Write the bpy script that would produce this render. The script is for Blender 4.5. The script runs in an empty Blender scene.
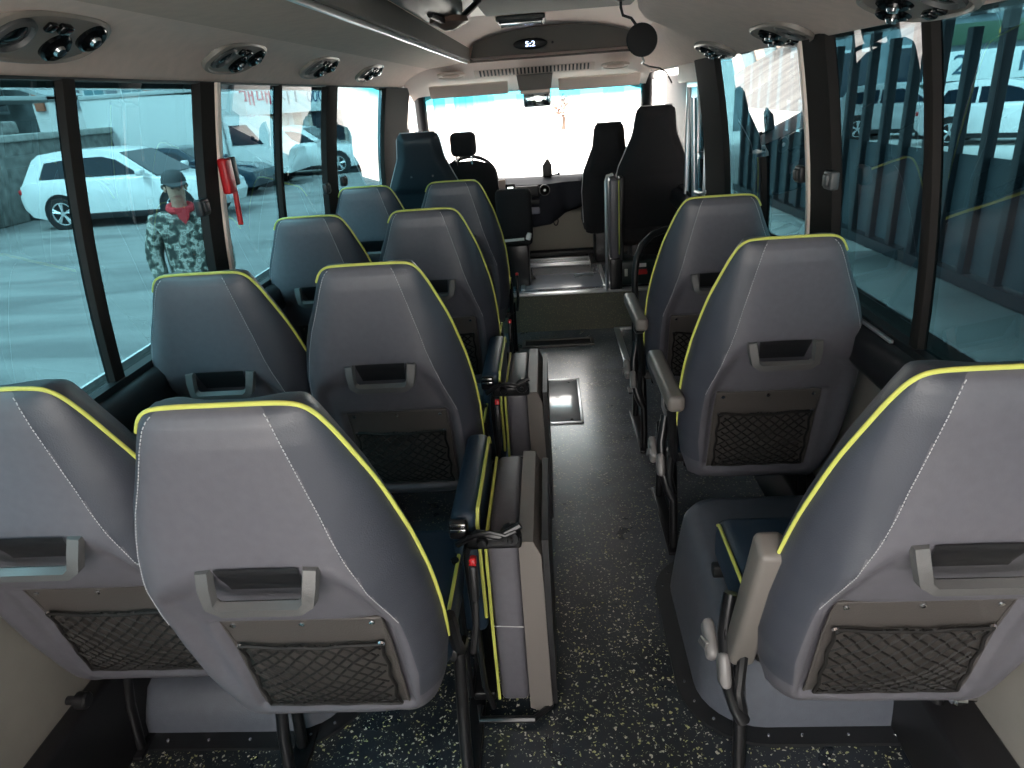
import bpy, bmesh, math, random
from mathutils import Vector, Matrix
random.seed(7)
S = bpy.context.scene
COL = S.collection
PI = math.pi
# ------------------------------------------------------------------ camera
F = 690.0; H = 1.5
def cam_axes(vp=(545, 92), roll=2.6):
    c, s = math.cos(math.radians(roll)), math.sin(math.radians(roll))
    d = Vector(((vp[0]-512)/F, -(vp[1]-384)/F, -1)).normalized()
    up = Vector((-s, c, 0)); z = (up - d*up.dot(d)).normalized(); x = d.cross(z)
    return x, d, z            # world axes seen from the camera
AX = cam_axes()
RW = Matrix((AX[0], AX[1], AX[2]))
cam = bpy.data.cameras.new('camera'); co = bpy.data.objects.new('camera', cam); COL.objects.link(co)
cam.sensor_width = 36; cam.lens = F/1024*36; cam.clip_start = .03; cam.clip_end = 300
co.matrix_world = Matrix.Translation((0, 0, H)) @ RW.to_4x4()
S.camera = co
# ------------------------------------------------------------------ sky and exposure
W = bpy.data.worlds.new('sky'); S.world = W; W.use_nodes = True
nt = W.node_tree; nt.nodes.clear()
wo = nt.nodes.new('ShaderNodeOutputWorld'); bg = nt.nodes.new('ShaderNodeBackground')
tc = nt.nodes.new('ShaderNodeTexCoord'); sep = nt.nodes.new('ShaderNodeSeparateXYZ'); rp = nt.nodes.new('ShaderNodeValToRGB')
nt.links.new(tc.outputs['Generated'], sep.inputs[0]); nt.links.new(sep.outputs[2], rp.inputs[0])
rp.color_ramp.elements[0].color = (1, .90, .84, 1); rp.color_ramp.elements[1].color = (1, .93, .90, 1)
nt.links.new(rp.outputs[0], bg.inputs[0]); bg.inputs[1].default_value = 4.2
nt.links.new(bg.outputs[0], wo.inputs[0])
vs = S.view_settings; vs.view_transform = 'Standard'; vs.look = 'None'; vs.gamma = 1; vs.use_curve_mapping = False
vs.exposure = 1.45
sun = bpy.data.lights.new('sun', 'SUN'); sun.energy = 10.5; sun.angle = .5; sun.color = (1, .94, .86)
so = bpy.data.objects.new('sun', sun); COL.objects.link(so); so.rotation_euler = (math.radians(38), 0, math.radians(-35))

# ------------------------------------------------------------------ materials
def mat(name, col, rough=.5, metal=0, noise=0, nscale=20, bump=0, bscale=200, spec=None, coat=0, emit=None):
    m = bpy.data.materials.new(name); m.use_nodes = True; t = m.node_tree; b = t.nodes['Principled BSDF']
    b.inputs['Base Color'].default_value = (*col, 1); b.inputs['Roughness'].default_value = rough; b.inputs['Metallic'].default_value = metal
    if spec is not None: b.inputs['Specular IOR Level'].default_value = spec
    if coat: b.inputs['Coat Weight'].default_value = coat; b.inputs['Coat Roughness'].default_value = .08
    if emit: b.inputs['Emission Color'].default_value = (*emit[0], 1); b.inputs['Emission Strength'].default_value = emit[1]
    if noise or bump: c = t.nodes.new('ShaderNodeTexCoord')
    if noise:
        n = t.nodes.new('ShaderNodeTexNoise'); n.inputs['Scale'].default_value = nscale; n.inputs['Detail'].default_value = 5
        r = t.nodes.new('ShaderNodeValToRGB'); e = r.color_ramp.elements; e[0].position = .3; e[1].position = .7
        e[0].color = (*[x*(1-noise) for x in col], 1); e[1].color = (*[min(1, x*(1+noise)) for x in col], 1)
        t.links.new(c.outputs['Object'], n.inputs['Vector']); t.links.new(n.outputs['Fac'], r.inputs[0]); t.links.new(r.outputs[0], b.inputs['Base Color'])
    if bump:
        n = t.nodes.new('ShaderNodeTexNoise'); n.inputs['Scale'].default_value = bscale; n.inputs['Detail'].default_value = 3
        bp = t.nodes.new('ShaderNodeBump'); bp.inputs['Strength'].default_value = bump; bp.inputs['Distance'].default_value = .002
        t.links.new(c.outputs['Object'], n.inputs['Vector']); t.links.new(n.outputs['Fac'], bp.inputs['Height']); t.links.new(bp.outputs[0], b.inputs['Normal'])
    return m
VIN = mat('grey_vinyl', (.104, .101, .118), .40, noise=.06, nscale=60, bump=.12, bscale=420)
VINS = mat('navy_grey_vinyl', (.050, .054, .070), .40, bump=.3, bscale=420)
NAVY = mat('navy_vinyl', (.016, .034, .060), .42, bump=.3, bscale=420)
PIPE = mat('lime_piping', (.58, .60, .13), .45)
THREAD = mat('pale_thread', (.45, .45, .47), .7)
PLAS = mat('grey_plastic', (.085, .084, .085), .38, bump=.25, bscale=500)
TAUPE = mat('taupe_plastic', (.15, .135, .125), .45, bump=.2, bscale=500)
PANEL = mat('pocket_panel', (.062, .055, .052), .5, bump=.3, bscale=300)
BLK = mat('black_plastic', (.010, .010, .012), .45)
BLKM = mat('black_metal', (.014, .014, .016), .28, .3)
CHR = mat('chrome', (.75, .75, .77), .15, 1)
ALU = mat('aluminium', (.72, .74, .76), .3, .9)
CORD = mat('black_cord', (.008, .007, .007), .6, spec=.3)
RED = mat('red_plastic', (.55, .015, .02), .35)
CEIL = mat('headliner', (.70, .53, .46), .85, noise=.05, nscale=30, bump=.25, bscale=500)
HEAD = mat('lit_headliner', (.88, .72, .65), .8, bump=.15, bscale=400)  # paler than the headliner: windscreen light on the front ceiling painted in
CEILG = mat('grey_headliner', (.54, .40, .33), .85, noise=.05, nscale=30, bump=.25, bscale=500)
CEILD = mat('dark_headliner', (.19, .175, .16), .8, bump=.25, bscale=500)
TRIMP = mat('pale_trim', (.78, .66, .58), .5)
WALLP = mat('wall_board', (.30, .285, .26), .6, noise=.05, nscale=12, bump=.2, bscale=300)
PILL = mat('pillar_cloth', (.022, .019, .018), .85, spec=.15, bump=.2, bscale=400)
RUB = mat('rubber', (.010, .011, .013), .5)
FABK = mat('black_fabric', (.012, .012, .014), .9, bump=.6, bscale=600)
DASH = mat('dash_plastic', (.022, .024, .032), .75, spec=.2, bump=.2, bscale=400)
WHITE = mat('white_paint', (.80, .80, .80), .2, coat=.6)
ALUSTRIP = ALU
CARGLASS = mat('dark_car_glass', (.012, .02, .03), .06)
TYRE = mat('tyre', (.015, .015, .016), .8)
SKIN = mat('skin', (.45, .26, .19), .55)

def floor_mat():
    m = bpy.data.materials.new('speckled_vinyl'); m.use_nodes = True; t = m.node_tree; b = t.nodes['Principled BSDF']; L = t.links.new
    c = t.nodes.new('ShaderNodeTexCoord')
    n0 = t.nodes.new('ShaderNodeTexNoise'); n0.inputs['Scale'].default_value = 90; n0.inputs['Detail'].default_value = 1
    mx = t.nodes.new('ShaderNodeMixRGB'); mx.blend_type = 'LINEAR_LIGHT'; mx.inputs[0].default_value = .010
    L(c.outputs['Object'], mx.inputs[1]); L(n0.outputs['Color'], mx.inputs[2]); L(c.outputs['Object'], n0.inputs['Vector'])
    def flecks(scale, thr, keep):
        v = t.nodes.new('ShaderNodeTexVoronoi'); v.inputs['Scale'].default_value = scale; L(mx.outputs[0], v.inputs['Vector'])
        l = t.nodes.new('ShaderNodeMath'); l.operation = 'LESS_THAN'; l.inputs[1].default_value = thr; L(v.outputs['Distance'], l.inputs[0])
        s = t.nodes.new('ShaderNodeSeparateColor'); L(v.outputs['Color'], s.inputs[0])
        g = t.nodes.new('ShaderNodeMath'); g.operation = 'LESS_THAN'; g.inputs[1].default_value = keep; L(s.outputs[0], g.inputs[0])
        p = t.nodes.new('ShaderNodeMath'); p.operation = 'MULTIPLY'; L(l.outputs[0], p.inputs[0]); L(g.outputs[0], p.inputs[1])
        return p, s
    p, s = flecks(88, .29, .55); p2, s2 = flecks(150, .25, .4)
    base = t.nodes.new('ShaderNodeValToRGB'); nb = t.nodes.new('ShaderNodeTexNoise'); nb.inputs['Scale'].default_value = 3.2; nb.inputs['Detail'].default_value = 6
    L(c.outputs['Object'], nb.inputs['Vector']); L(nb.outputs['Fac'], base.inputs[0])
    e = base.color_ramp.elements; e[0].position = .35; e[0].color = (.008, .011, .016, 1); e[1].position = .75; e[1].color = (.022, .028, .036, 1)
    fc = t.nodes.new('ShaderNodeValToRGB'); fc.color_ramp.interpolation = 'CONSTANT'
    e = fc.color_ramp.elements; e[0].color = (.44, .43, .20, 1); e[1].position = .5; e[1].color = (.55, .52, .42, 1); L(s.outputs[1], fc.inputs[0])
    m1 = t.nodes.new('ShaderNodeMixRGB'); L(p.outputs[0], m1.inputs[0]); L(base.outputs[0], m1.inputs[1]); L(fc.outputs[0], m1.inputs[2])
    m2 = t.nodes.new('ShaderNodeMixRGB'); L(p2.outputs[0], m2.inputs[0]); L(m1.outputs[0], m2.inputs[1]); m2.inputs[2].default_value = (.22, .23, .16, 1)
    # dust and wear film, paler towards the front to paint in windscreen sheen
    sx = t.nodes.new('ShaderNodeSeparateXYZ'); L(c.outputs['Object'], sx.inputs[0])
    mr = t.nodes.new('ShaderNodeMapRange'); mr.inputs[1].default_value = 1.5; mr.inputs[2].default_value = 2.7; mr.inputs[3].default_value = 0; mr.inputs[4].default_value = 1; L(sx.outputs[1], mr.inputs[0])
    nd = t.nodes.new('ShaderNodeTexNoise'); nd.inputs['Scale'].default_value = 7; nd.inputs['Detail'].default_value = 8; nd.inputs['Distortion'].default_value = .3; L(c.outputs['Object'], nd.inputs['Vector'])
    mm = t.nodes.new('ShaderNodeMath'); mm.operation = 'MULTIPLY'; L(mr.outputs[0], mm.inputs[0]); L(nd.outputs['Fac'], mm.inputs[1])
    m3 = t.nodes.new('ShaderNodeMixRGB'); L(mm.outputs[0], m3.inputs[0]); L(m2.outputs[0], m3.inputs[1]); m3.inputs[2].default_value = (.19, .21, .25, 1)
    L(m3.outputs[0], b.inputs['Base Color'])
    rr = t.nodes.new('ShaderNodeMapRange'); rr.inputs[3].default_value = .22; rr.inputs[4].default_value = .38; L(nd.outputs['Fac'], rr.inputs[0]); L(rr.outputs[0], b.inputs['Roughness'])
    bp = t.nodes.new('ShaderNodeBump'); bp.inputs['Strength'].default_value = .06; bp.inputs['Distance'].default_value = .002
    nn = t.nodes.new('ShaderNodeTexNoise'); nn.inputs['Scale'].default_value = 300; L(c.outputs['Object'], nn.inputs['Vector']); L(nn.outputs['Fac'], bp.inputs['Height']); L(bp.outputs[0], b.inputs['Normal'])
    b.inputs['Coat Weight'].default_value = .7; b.inputs['Coat Roughness'].default_value = .2
    return m
FLOOR = floor_mat()

def riser_mat():
    m = bpy.data.materials.new('worn_step_vinyl'); m.use_nodes = True; t = m.node_tree; b = t.nodes['Principled BSDF']; L = t.links.new
    c = t.nodes.new('ShaderNodeTexCoord'); v = t.nodes.new('ShaderNodeTexVoronoi'); v.inputs['Scale'].default_value = 90; L(c.outputs['Object'], v.inputs['Vector'])
    l = t.nodes.new('ShaderNodeMath'); l.operation = 'LESS_THAN'; l.inputs[1].default_value = .25; L(v.outputs['Distance'], l.inputs[0])
    mx = t.nodes.new('ShaderNodeMixRGB'); L(l.outputs[0], mx.inputs[0]); mx.inputs[1].default_value = (.10, .10, .075, 1); mx.inputs[2].default_value = (.20, .20, .11, 1)
    L(mx.outputs[0], b.inputs['Base Color']); b.inputs['Roughness'].default_value = .55
    return m
RISER = riser_mat()

def glass(name, tint, band=None, gloss=1.0):
    m = bpy.data.materials.new(name); m.use_nodes = True; t = m.node_tree; t.nodes.clear(); L = t.links.new
    o = t.nodes.new('ShaderNodeOutputMaterial'); tr = t.nodes.new('ShaderNodeBsdfTransparent'); gl = t.nodes.new('ShaderNodeBsdfGlossy'); gl.inputs['Roughness'].default_value = 0.0
    gl.inputs['Color'].default_value = (.95*gloss, .95*gloss, .95*gloss, 1)
    def mth(op, a, b=None):
        q = t.nodes.new('ShaderNodeMath'); q.operation = op
        for i, x in enumerate((a, b)):
            if x is None: continue
            if isinstance(x, (int, float)): q.inputs[i].default_value = x
            else: L(x, q.inputs[i])
        return q.outputs[0]
    ge = t.nodes.new('ShaderNodeNewGeometry'); dp = t.nodes.new('ShaderNodeVectorMath'); dp.operation = 'DOT_PRODUCT'
    L(ge.outputs['Incoming'], dp.inputs[0]); L(ge.outputs['Normal'], dp.inputs[1])
    r5 = mth('POWER', mth('SUBTRACT', 1.0, mth('ABSOLUTE', dp.outputs['Value'])), 5.0)
    mu = t.nodes.new('ShaderNodeMath'); mu.operation = 'MINIMUM'; mu.inputs[1].default_value = .95; L(mth('ADD', mth('MULTIPLY', r5, .95), .075), mu.inputs[0])
    mx = t.nodes.new('ShaderNodeMixShader'); L(mu.outputs[0], mx.inputs[0]); L(tr.outputs[0], mx.inputs[1]); L(gl.outputs[0], mx.inputs[2]); L(mx.outputs[0], o.inputs[0])
    tr.inputs[0].default_value = (*tint, 1)
    if band:
        c = t.nodes.new('ShaderNodeTexCoord'); s = t.nodes.new('ShaderNodeSeparateXYZ'); L(c.outputs['Object'], s.inputs[0])
        r = t.nodes.new('ShaderNodeMapRange'); r.inputs[1].default_value = band[0]; r.inputs[2].default_value = band[1]; L(s.outputs[2], r.inputs[0])
        k = t.nodes.new('ShaderNodeMixRGB'); k.inputs[1].default_value = (*tint, 1); k.inputs[2].default_value = (*band[2], 1); L(r.outputs[0], k.inputs[0]); L(k.outputs[0], tr.inputs[0])
    return m
GSIDE = glass('tinted_glass', (.039, .098, .121))
GWIND = glass('windscreen_glass', (.86, .90, .90), (1.36, 1.47, (.06, .36, .46)))
GREAR = glass('clear_glass', (.85, .9, .9))

# ------------------------------------------------------------------ object helpers
def link(name, me, m, parent=None, smooth=False):
    o = bpy.data.objects.new(name, me); COL.objects.link(o)
    if m is not None:
        for q in (m if isinstance(m, (list, tuple)) else [m]): me.materials.append(q)
    if smooth:
        for p in me.polygons: p.use_smooth = True
    if parent: o.parent = parent
    return o
class B:
    def __init__(s): s.v = []; s.f = []; s.mi = []
    def add(s, v, f, mi=0):
        k = len(s.v); s.v += [tuple(p) for p in v]; s.f += [tuple(i+k for i in q) for q in f]; s.mi += [mi]*len(f); return s
    def box(s, c, d, bev=.0, rot=None, mi=0):
        bm = bmesh.new(); bmesh.ops.create_cube(bm, size=1)
        for v in bm.verts: v.co = Vector((v.co.x*d[0], v.co.y*d[1], v.co.z*d[2]))
        if bev: bmesh.ops.bevel(bm, geom=bm.edges[:], offset=min(bev, min(d)*.49), segments=3, affect='EDGES', profile=.5)
        M = Matrix.Translation(c)
        if rot: M = M @ rot.to_4x4()
        vs = [M @ v.co for v in bm.verts]; bm.verts.index_update()
        s.add(vs, [[v.index for v in f.verts] for f in bm.faces], mi); bm.free(); return s
    def b2(s, x0, x1, y0, y1, z0, z1, bev=0, mi=0): return s.box(((x0+x1)/2, (y0+y1)/2, (z0+z1)/2), (abs(x1-x0), abs(y1-y0), abs(z1-z0)), bev, None, mi)
    def tube(s, pts, r, n=8, closed=False, mi=0, flat=1.0):
        pts = [Vector(p) for p in pts]; k = len(pts); rings = []; prev = None
        for i, p in enumerate(pts):
            if closed: d = pts[(i+1) % k]-pts[i-1]
            else: d = pts[min(i+1, k-1)]-pts[max(i-1, 0)]
            d = d.normalized() if d.length > 1e-9 else Vector((0, 0, 1))
            if prev is None:
                a = Vector((0, 0, 1)) if abs(d.z) < .9 else Vector((1, 0, 0)); x = d.cross(a).normalized()
            else: x = (prev-d*prev.dot(d)).normalized()
            prev = x; y = d.cross(x); rr = r[i] if isinstance(r, (list, tuple)) else r
            rings.append([p+x*math.cos(2*PI*j/n)*rr+y*math.sin(2*PI*j/n)*rr*flat for j in range(n)])
        v = [q for g in rings for q in g]; f = []
        for i in range(k if closed else k-1):
            for j in range(n):
                a = i*n+j; b = i*n+(j+1) % n; c = ((i+1) % k)*n+(j+1) % n; d = ((i+1) % k)*n+j; f.append((a, b, c, d))
        if not closed: f.append(tuple(range(n))[::-1]); f.append(tuple((k-1)*n+j for j in range(n)))
        return s.add(v, f, mi)
    def prism(s, poly, axis, a, b, mi=0):
        """closed polygon (2D) extruded along axis from a to b"""
        def P(p, w):
            return {'x': (w, p[0], p[1]), 'y': (p[0], w, p[1]), 'z': (p[0], p[1], w)}[axis]
        n = len(poly); v = [P(p, a) for p in poly]+[P(p, b) for p in poly]
        f = [tuple(range(n))[::-1], tuple(range(n, 2*n))]+[(i, (i+1) % n, n+(i+1) % n, n+i) for i in range(n)]
        return s.add(v, f, mi)
    def lathe(s, prof, c, axis, n=24, mi=0):
        """prof = [(r,h)...], about axis vector through c"""
        ax = Vector(axis).normalized(); a = Vector((0, 0, 1)) if abs(ax.z) < .9 else Vector((1, 0, 0)); x = ax.cross(a).normalized(); y = ax.cross(x); c = Vector(c)
        v = []; f = []
        for r, h in prof:
            for j in range(n): v.append(c+ax*h+x*math.cos(2*PI*j/n)*r+y*math.sin(2*PI*j/n)*r)
        for i in range(len(prof)-1):
            for j in range(n): f.append((i*n+j, i*n+(j+1) % n, (i+1)*n+(j+1) % n, (i+1)*n+j))
        f.append(tuple(range(n))[::-1]); f.append(tuple((len(prof)-1)*n+j for j in range(n)))
        return s.add(v, f, mi)
    def grid(s, fn, nu, nv, mi=0, mif=None):
        v = [fn(i/nu, j/nv) for j in range(nv+1) for i in range(nu+1)]; k = len(s.v); s.v += [tuple(p) for p in v]
        for j in range(nv):
            for i in range(nu):
                a = k+j*(nu+1)+i; s.f.append((a, a+1, a+nu+2, a+nu+1)); s.mi.append(mif((i+.5)/nu, (j+.5)/nv) if mif else mi)
        return s
    def build(s, name, m, parent=None, smooth=True, ang=40):
        me = bpy.data.meshes.new(name); me.from_pydata(s.v, [], s.f); me.validate()
        bm = bmesh.new(); bm.from_mesh(me); bmesh.ops.recalc_face_normals(bm, faces=bm.faces[:]); bm.to_mesh(me); bm.free()
        o = link(name, me, m, parent)
        if len(me.polygons) == len(s.mi): me.polygons.foreach_set('material_index', s.mi)
        if smooth:
            for p in me.polygons: p.use_smooth = True
            me.set_sharp_from_angle(angle=math.radians(ang))
        return o
def tag(o, label, cat, group=None):
    o['label'] = label; o['category'] = cat
    if group: o['group'] = group
    return o
def empty(name, loc, label=None, cat=None, group=None, rz=0):
    o = bpy.data.objects.new(name, None); COL.objects.link(o); o.location = loc; o.rotation_euler.z = rz; o.empty_display_size = .05
    if label: tag(o, label, cat, group)
    return o
def struct(o): o['kind'] = 'structure'; return o
def kids(o): return [c for c in COL.objects if c.parent == o]
def copy_tree(o, parent=None):
    c = o.copy(); COL.objects.link(c)
    if parent: c.parent = parent
    for ch in kids(o): copy_tree(ch, c)
    return c
def sm(a, b, x):
    t = max(0, min(1, (x-a)/(b-a))); return t*t*(3-2*t)
def lerp(tab, x):
    if x <= tab[0][0]: return tab[0][1]
    for (a, b), (c, d) in zip(tab, tab[1:]):
        if x <= c: return b+(d-b)*(x-a)/(c-a)
    return tab[-1][1]
def text(name, s, size, loc, rot, m, parent, ext=.001, align='CENTER', sx=1):
    cu = bpy.data.curves.new(name, 'FONT'); cu.body = s; cu.size = size; cu.extrude = ext; cu.align_x = align; cu.align_y = 'CENTER'
    o = bpy.data.objects.new('tmp', cu); COL.objects.link(o); dg = bpy.context.evaluated_depsgraph_get(); me = bpy.data.meshes.new_from_object(o.evaluated_get(dg)); bpy.data.objects.remove(o)
    me.materials.clear(); p = link(name, me, m, parent); p.location = loc; p.rotation_euler = rot; p.scale = (sx, 1, 1); return p

# ------------------------------------------------------------------ room shell of the bus
ZS, ZT = .89, 1.585                       # window sill and head
XLS, XLT, XRS, XRT = -1.11, -1.02, .82, .74
def wx(side, z):                          # the side glass leans in towards the roof, with a slight barrel
    t = (z-ZS)/(ZT-ZS); a, b = (XLS, XLT) if side < 0 else (XRS, XRT)
    return a+(b-a)*t + side*.018*4*t*(1-t)*(1 if 0 < t < 1 else 0)
Y0, YF = -.75, 5.95
PLY, PLZ = 4.48, .265                     # front platform
struct(B().b2(-1.22, .93, Y0, PLY+.02, -.10, 0).build('floor', FLOOR, smooth=False))
o = struct(B().b2(-1.22, .93, PLY, YF, -.10, PLZ).build('floor_platform', mat('sheen_platform_vinyl', (.20, .215, .25), .25, noise=.3, nscale=6, coat=1), smooth=False))  # windscreen sheen painted in as a paler platform colour
struct(B().b2(-.52, .56, PLY-.012, PLY-.001, .002, PLZ-.012).build('trim_step_riser', RISER, smooth=False))
n = B(); n.b2(-1.0, .70, PLY-.022, PLY+.03, PLZ-.012, PLZ+.006, .004); struct(n.build('trim_step_nosing', ALU))

def ceil_prof():
    return [(-1.06, 1.61), (-1.035, 1.600), (-1.02, 1.597), (-1.0, 1.607), (-.965, 1.640), (-.92, 1.668), (-.86, 1.690), (-.80, 1.700)]
# side roof coves
def strip(name, prof, m, y0, y1, th=.03, ny=1):
    b = B(); v = []
    ys = [y0+(y1-y0)*i/ny for i in range(ny+1)]
    b.grid(lambda s, t: ((prof[round(s*(len(prof)-1))][0]), y0+(y1-y0)*t, prof[round(s*(len(prof)-1))][1]), len(prof)-1, ny)
    b.grid(lambda s, t: ((prof[round(s*(len(prof)-1))][0]), y0+(y1-y0)*t, prof[round(s*(len(prof)-1))][1]+th), len(prof)-1, ny)
    return struct(b.build(name, m))
strip('ceiling_cove_left', ceil_prof(), CEIL, Y0, 5.3)
strip('ceiling_duct_left', [(-.80, 1.700), (-.65, 1.712), (-.535, 1.722)], CEILG, Y0, 5.22)
t = B(); t.b2(-.535, -.522, Y0, 5.22, 1.714, 1.735, .002); struct(t.build('trim_aluminium_roof', ALU))
t = B(); t.b2(-.522, -.50, Y0, 5.2, 1.728, 1.86, .002); struct(t.build('ceiling_duct_side', CEILD))
# right cove, whose inner edge swings out towards the front
def rc(s, t):
    y = Y0+(5.2-Y0)*t; xe = lerp([(-.75, .27), (2.7, .33), (3.3, .52), (4.2, .60), (5.2, .655)], y)
    pts = [(.79, 1.60), (.76, 1.588), (.742, 1.585), (.735, 1.588), (.715, 1.598), (.68, 1.616), (xe+(.68-xe)*.7, 1.645), (xe+(.68-xe)*.4, 1.678), (xe+.02*(1), 1.712), (xe, 1.74), (xe-.01, 1.80)]
    p = pts[round(s*10)]; return (p[0], y, p[1])
b = B(); b.grid(rc, 10, 40); b.grid(lambda s, t: tuple(Vector(rc(s, t))+Vector((.0, 0, .03))), 10, 40); struct(b.build('ceiling_cove_right', CEIL, ang=60))
def rr(s, t):
    y = Y0+(5.2-Y0)*t; xe = lerp([(-.75, .27), (2.7, .33), (3.3, .52), (4.2, .60), (5.2, .655)], y)-.01
    x = -.51+(xe+.51)*s; return (x, y, 1.80+.115*math.sin(PI*min(1, max(0, s)))**.55)
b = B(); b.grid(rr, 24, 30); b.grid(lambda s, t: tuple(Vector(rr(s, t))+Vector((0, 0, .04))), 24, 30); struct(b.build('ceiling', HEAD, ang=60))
# outer roof skin keeps daylight out
b = B(); b.grid(lambda s, t: (-1.16+2.06*s, Y0+(YF-Y0)*t, 1.66+.36*math.sin(PI*s)**.6), 20, 2); struct(b.build('roof_skin', WHITE))

# bulkhead under the front of the roof recess (dark arch) with the clock
def bh(s, t):
    x = -.505+(.655+.505)*s; top = 1.722+.185*max(0, math.sin(PI*s))**.16
    return (x, 5.20+.06*(1-t), 1.712+(top-1.712)*t)
b = B(); b.grid(bh, 30, 6); b.grid(lambda s, t: tuple(Vector(bh(s, t))+Vector((0, .03, 0))), 30, 6); struct(b.build('ceiling_bulkhead', CEILD, ang=60))
b = B(); b.b2(-1.02, .80, 5.29, 5.32, 1.70, 2.12); struct(b.build('ceiling_front_closure', CEIL))
# front header: moulding with daylight painted into its colour, from the bulkhead to the windscreen head
def hd(s, t):
    x = -1.02+1.78*s; edge = abs(2*s-1)
    y = 5.20+(5.82-5.20)*t; z = 1.716-.16*t-.05*sm(.8, 1, edge)-.035*t*t
    return (x, y, z)
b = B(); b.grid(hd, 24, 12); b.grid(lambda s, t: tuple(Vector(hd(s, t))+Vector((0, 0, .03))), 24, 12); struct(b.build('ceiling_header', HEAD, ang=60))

# side walls -----------------------------------------------------------
def side_wall(side, nm):
    S_ = side; xs = XLS if S_ < 0 else XRS; xl = -1.17 if S_ < 0 else .885
    # lower board, slightly recessed, leaning
    b = B(); b.prism([(xl, .27), (xl-.005*S_, .80), (xl+.04*S_, .80), (xl+.045*S_, -.1), (xl+.0*S_, -.1)], 'y', Y0, 5.6); struct(b.build('wall_'+nm, WALLP, smooth=False))
    # sill capping
    b = B(); b.prism([(xs-.035*S_, .775), (xs-.055*S_, .80), (xs-.05*S_, .865), (xs-.03*S_, .885), (xs+.035*S_, .885), (xs+.06*S_, .78)], 'y', Y0, 5.5)
    o = struct(b.build('trim_sill_'+nm, BLK, ang=60))
    # window rubber bottom / top
    b = B(); b.prism([(xs-.012*S_, .884), (xs-.012*S_, .903), (xs+.02*S_, .903), (xs+.02*S_, .884)], 'y', Y0, 5.2); struct(b.build('trim_glazing_'+nm, RUB))
    xt = XLT if S_ < 0 else XRT
    b = B(); b.prism([(xt-.003*S_, 1.592), (xt-.003*S_, 1.60), (xt+.03*S_, 1.61), (xt+.03*S_, 1.592)], 'y', Y0, 5.2); struct(b.build('trim_head_'+nm, RUB))
    # outer skin
    b = B(); b.b2(xl+.05*S_, xl+.06*S_, Y0, 5.9, -.35, .88); struct(b.build('wall_skin_'+nm, WHITE))
    b = B(); b.prism([(xt+.04*S_, 1.58), (xt+.10*S_, 1.58), (xt+.10*S_, 1.68), (xt+.05*S_, 1.68)], 'y', Y0, 5.9); struct(b.build('roof_rail_'+nm, WHITE))
side_wall(-1, 'left'); side_wall(1, 'right')
def skirt(side, nm, x0, x1, h):      # black duct along the foot of the wall
    b = B(); b.b2(x0, x1, Y0, 4.4, .0, h, .012); return struct(b.build('baseboard_'+nm, BLK))
skirt(-1, 'left', -1.172, -1.12, .26); skirt(1, 'right', .775, .887, .20)

def pillar(side, y0, y1, nm, m=BLK, wid=.05, inset=.02, zb=ZS, zt=ZT+.01):
    b = B(); n = 8
    prof = [(0, -1), (-.7, -1), (-1, -.75), (-1, .75), (-.7, 1), (0, 1)]
    def fn(s, t):
        q = prof[round(s*5)]; z = zb+(zt-zb)*t; x = wx(side, z)
        return (x+side*q[0]*inset if q[0] else x+side*.016, (y0+y1)/2+q[1]*(y1-y0)/2, z)
    b.grid(fn, 5, n)
    b.grid(lambda s, t: (wx(side, zb+(zt-zb)*t)+side*.018, y0+(y1-y0)*s, zb+(zt-zb)*t), 1, n)
    return struct(b.build(nm, m, ang=50))
def pane(side, y0, y1, nm, off=0.0, m=None):
    b = B(); b.grid(lambda s, t: (wx(side, ZS+(ZT-ZS)*t)+side*(.012+off), y0+(y1-y0)*s, ZS-.005+(ZT+.02-ZS)*t), 2, 10)
    return struct(b.build(nm, m or GSIDE, ang=80))
# left: three bays
NW = 0
def bay(side, panes, mull):
    global NW
    for k, (a, c) in enumerate(panes):
        NW += 1; p = pane(side, a, c, 'window_%d' % NW, off=.014*(k % 2))
        # frame of this sliding pane
        for (yy, w) in [(a, .012), (c, .012)]:
            f = B(); f.grid(lambda s, t: (wx(side, ZS+(ZT-ZS)*t)+side*(.006+.012*(s > .5)), yy+(w if yy == a else -w)*(s-.0), ZS+(ZT-ZS)*t), 1, 8)
for side, lst in ((-1, [[(Y0, 1.57), (1.57, 2.24)], [(2.24, 2.86), (2.86, 3.55)], [(3.55, 4.95)]]),
                  (1, [[(Y0, 1.535), (1.535, 2.14)], [(2.14, 2.75), (2.75, 3.53)]])):
    for l in lst: bay(side, l, None)
pillar(-1, 2.17, 2.31, 'trim_pillar_left', PILL, inset=.014)
pillar(-1, 3.46, 3.64, 'trim_pillar_left_middle', PILL, inset=.014)
pillar(-1, 4.76, 5.60, 'trim_pillar_left_front', PILL, inset=.014)
pillar(-1, 1.550, 1.592, 'trim_mullion_left', PILL, inset=.005)
pillar(-1, 2.845, 2.875, 'trim_mullion_left_middle', PILL, inset=.006)
pillar(1, 2.04, 2.24, 'trim_pillar_right', PILL, inset=.014)
pillar(1, 3.32, 3.74, 'trim_pillar_right_front', PILL, inset=.014)
pillar(1, 1.515, 1.552, 'trim_mullion_right', PILL, inset=.005)
pillar(1, 2.74, 2.765, 'trim_mullion_right_middle', PILL, inset=.008, zt=1.22)
# pale inner linings of the pillars
pillar(-1, 2.255, 2.285, 'trim_lining_left', TRIMP, inset=.022); pillar(1, 2.20, 2.222, 'trim_lining_right', TRIMP, inset=.022)
# bright bead on the right sill
b = B(); b.b2(.796, .806, 1.60, 2.02, .888, .897, .002); struct(b.build('trim_bead_right', ALU))
# driver's side front window and door windows
p = B(); p.grid(lambda s, t: (wx(-1, .8+.75*t)+.0-.012, 4.86+.9*s, .80+.75*t), 2, 6); struct(p.build('window_driver', GREAR, ang=80))
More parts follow.
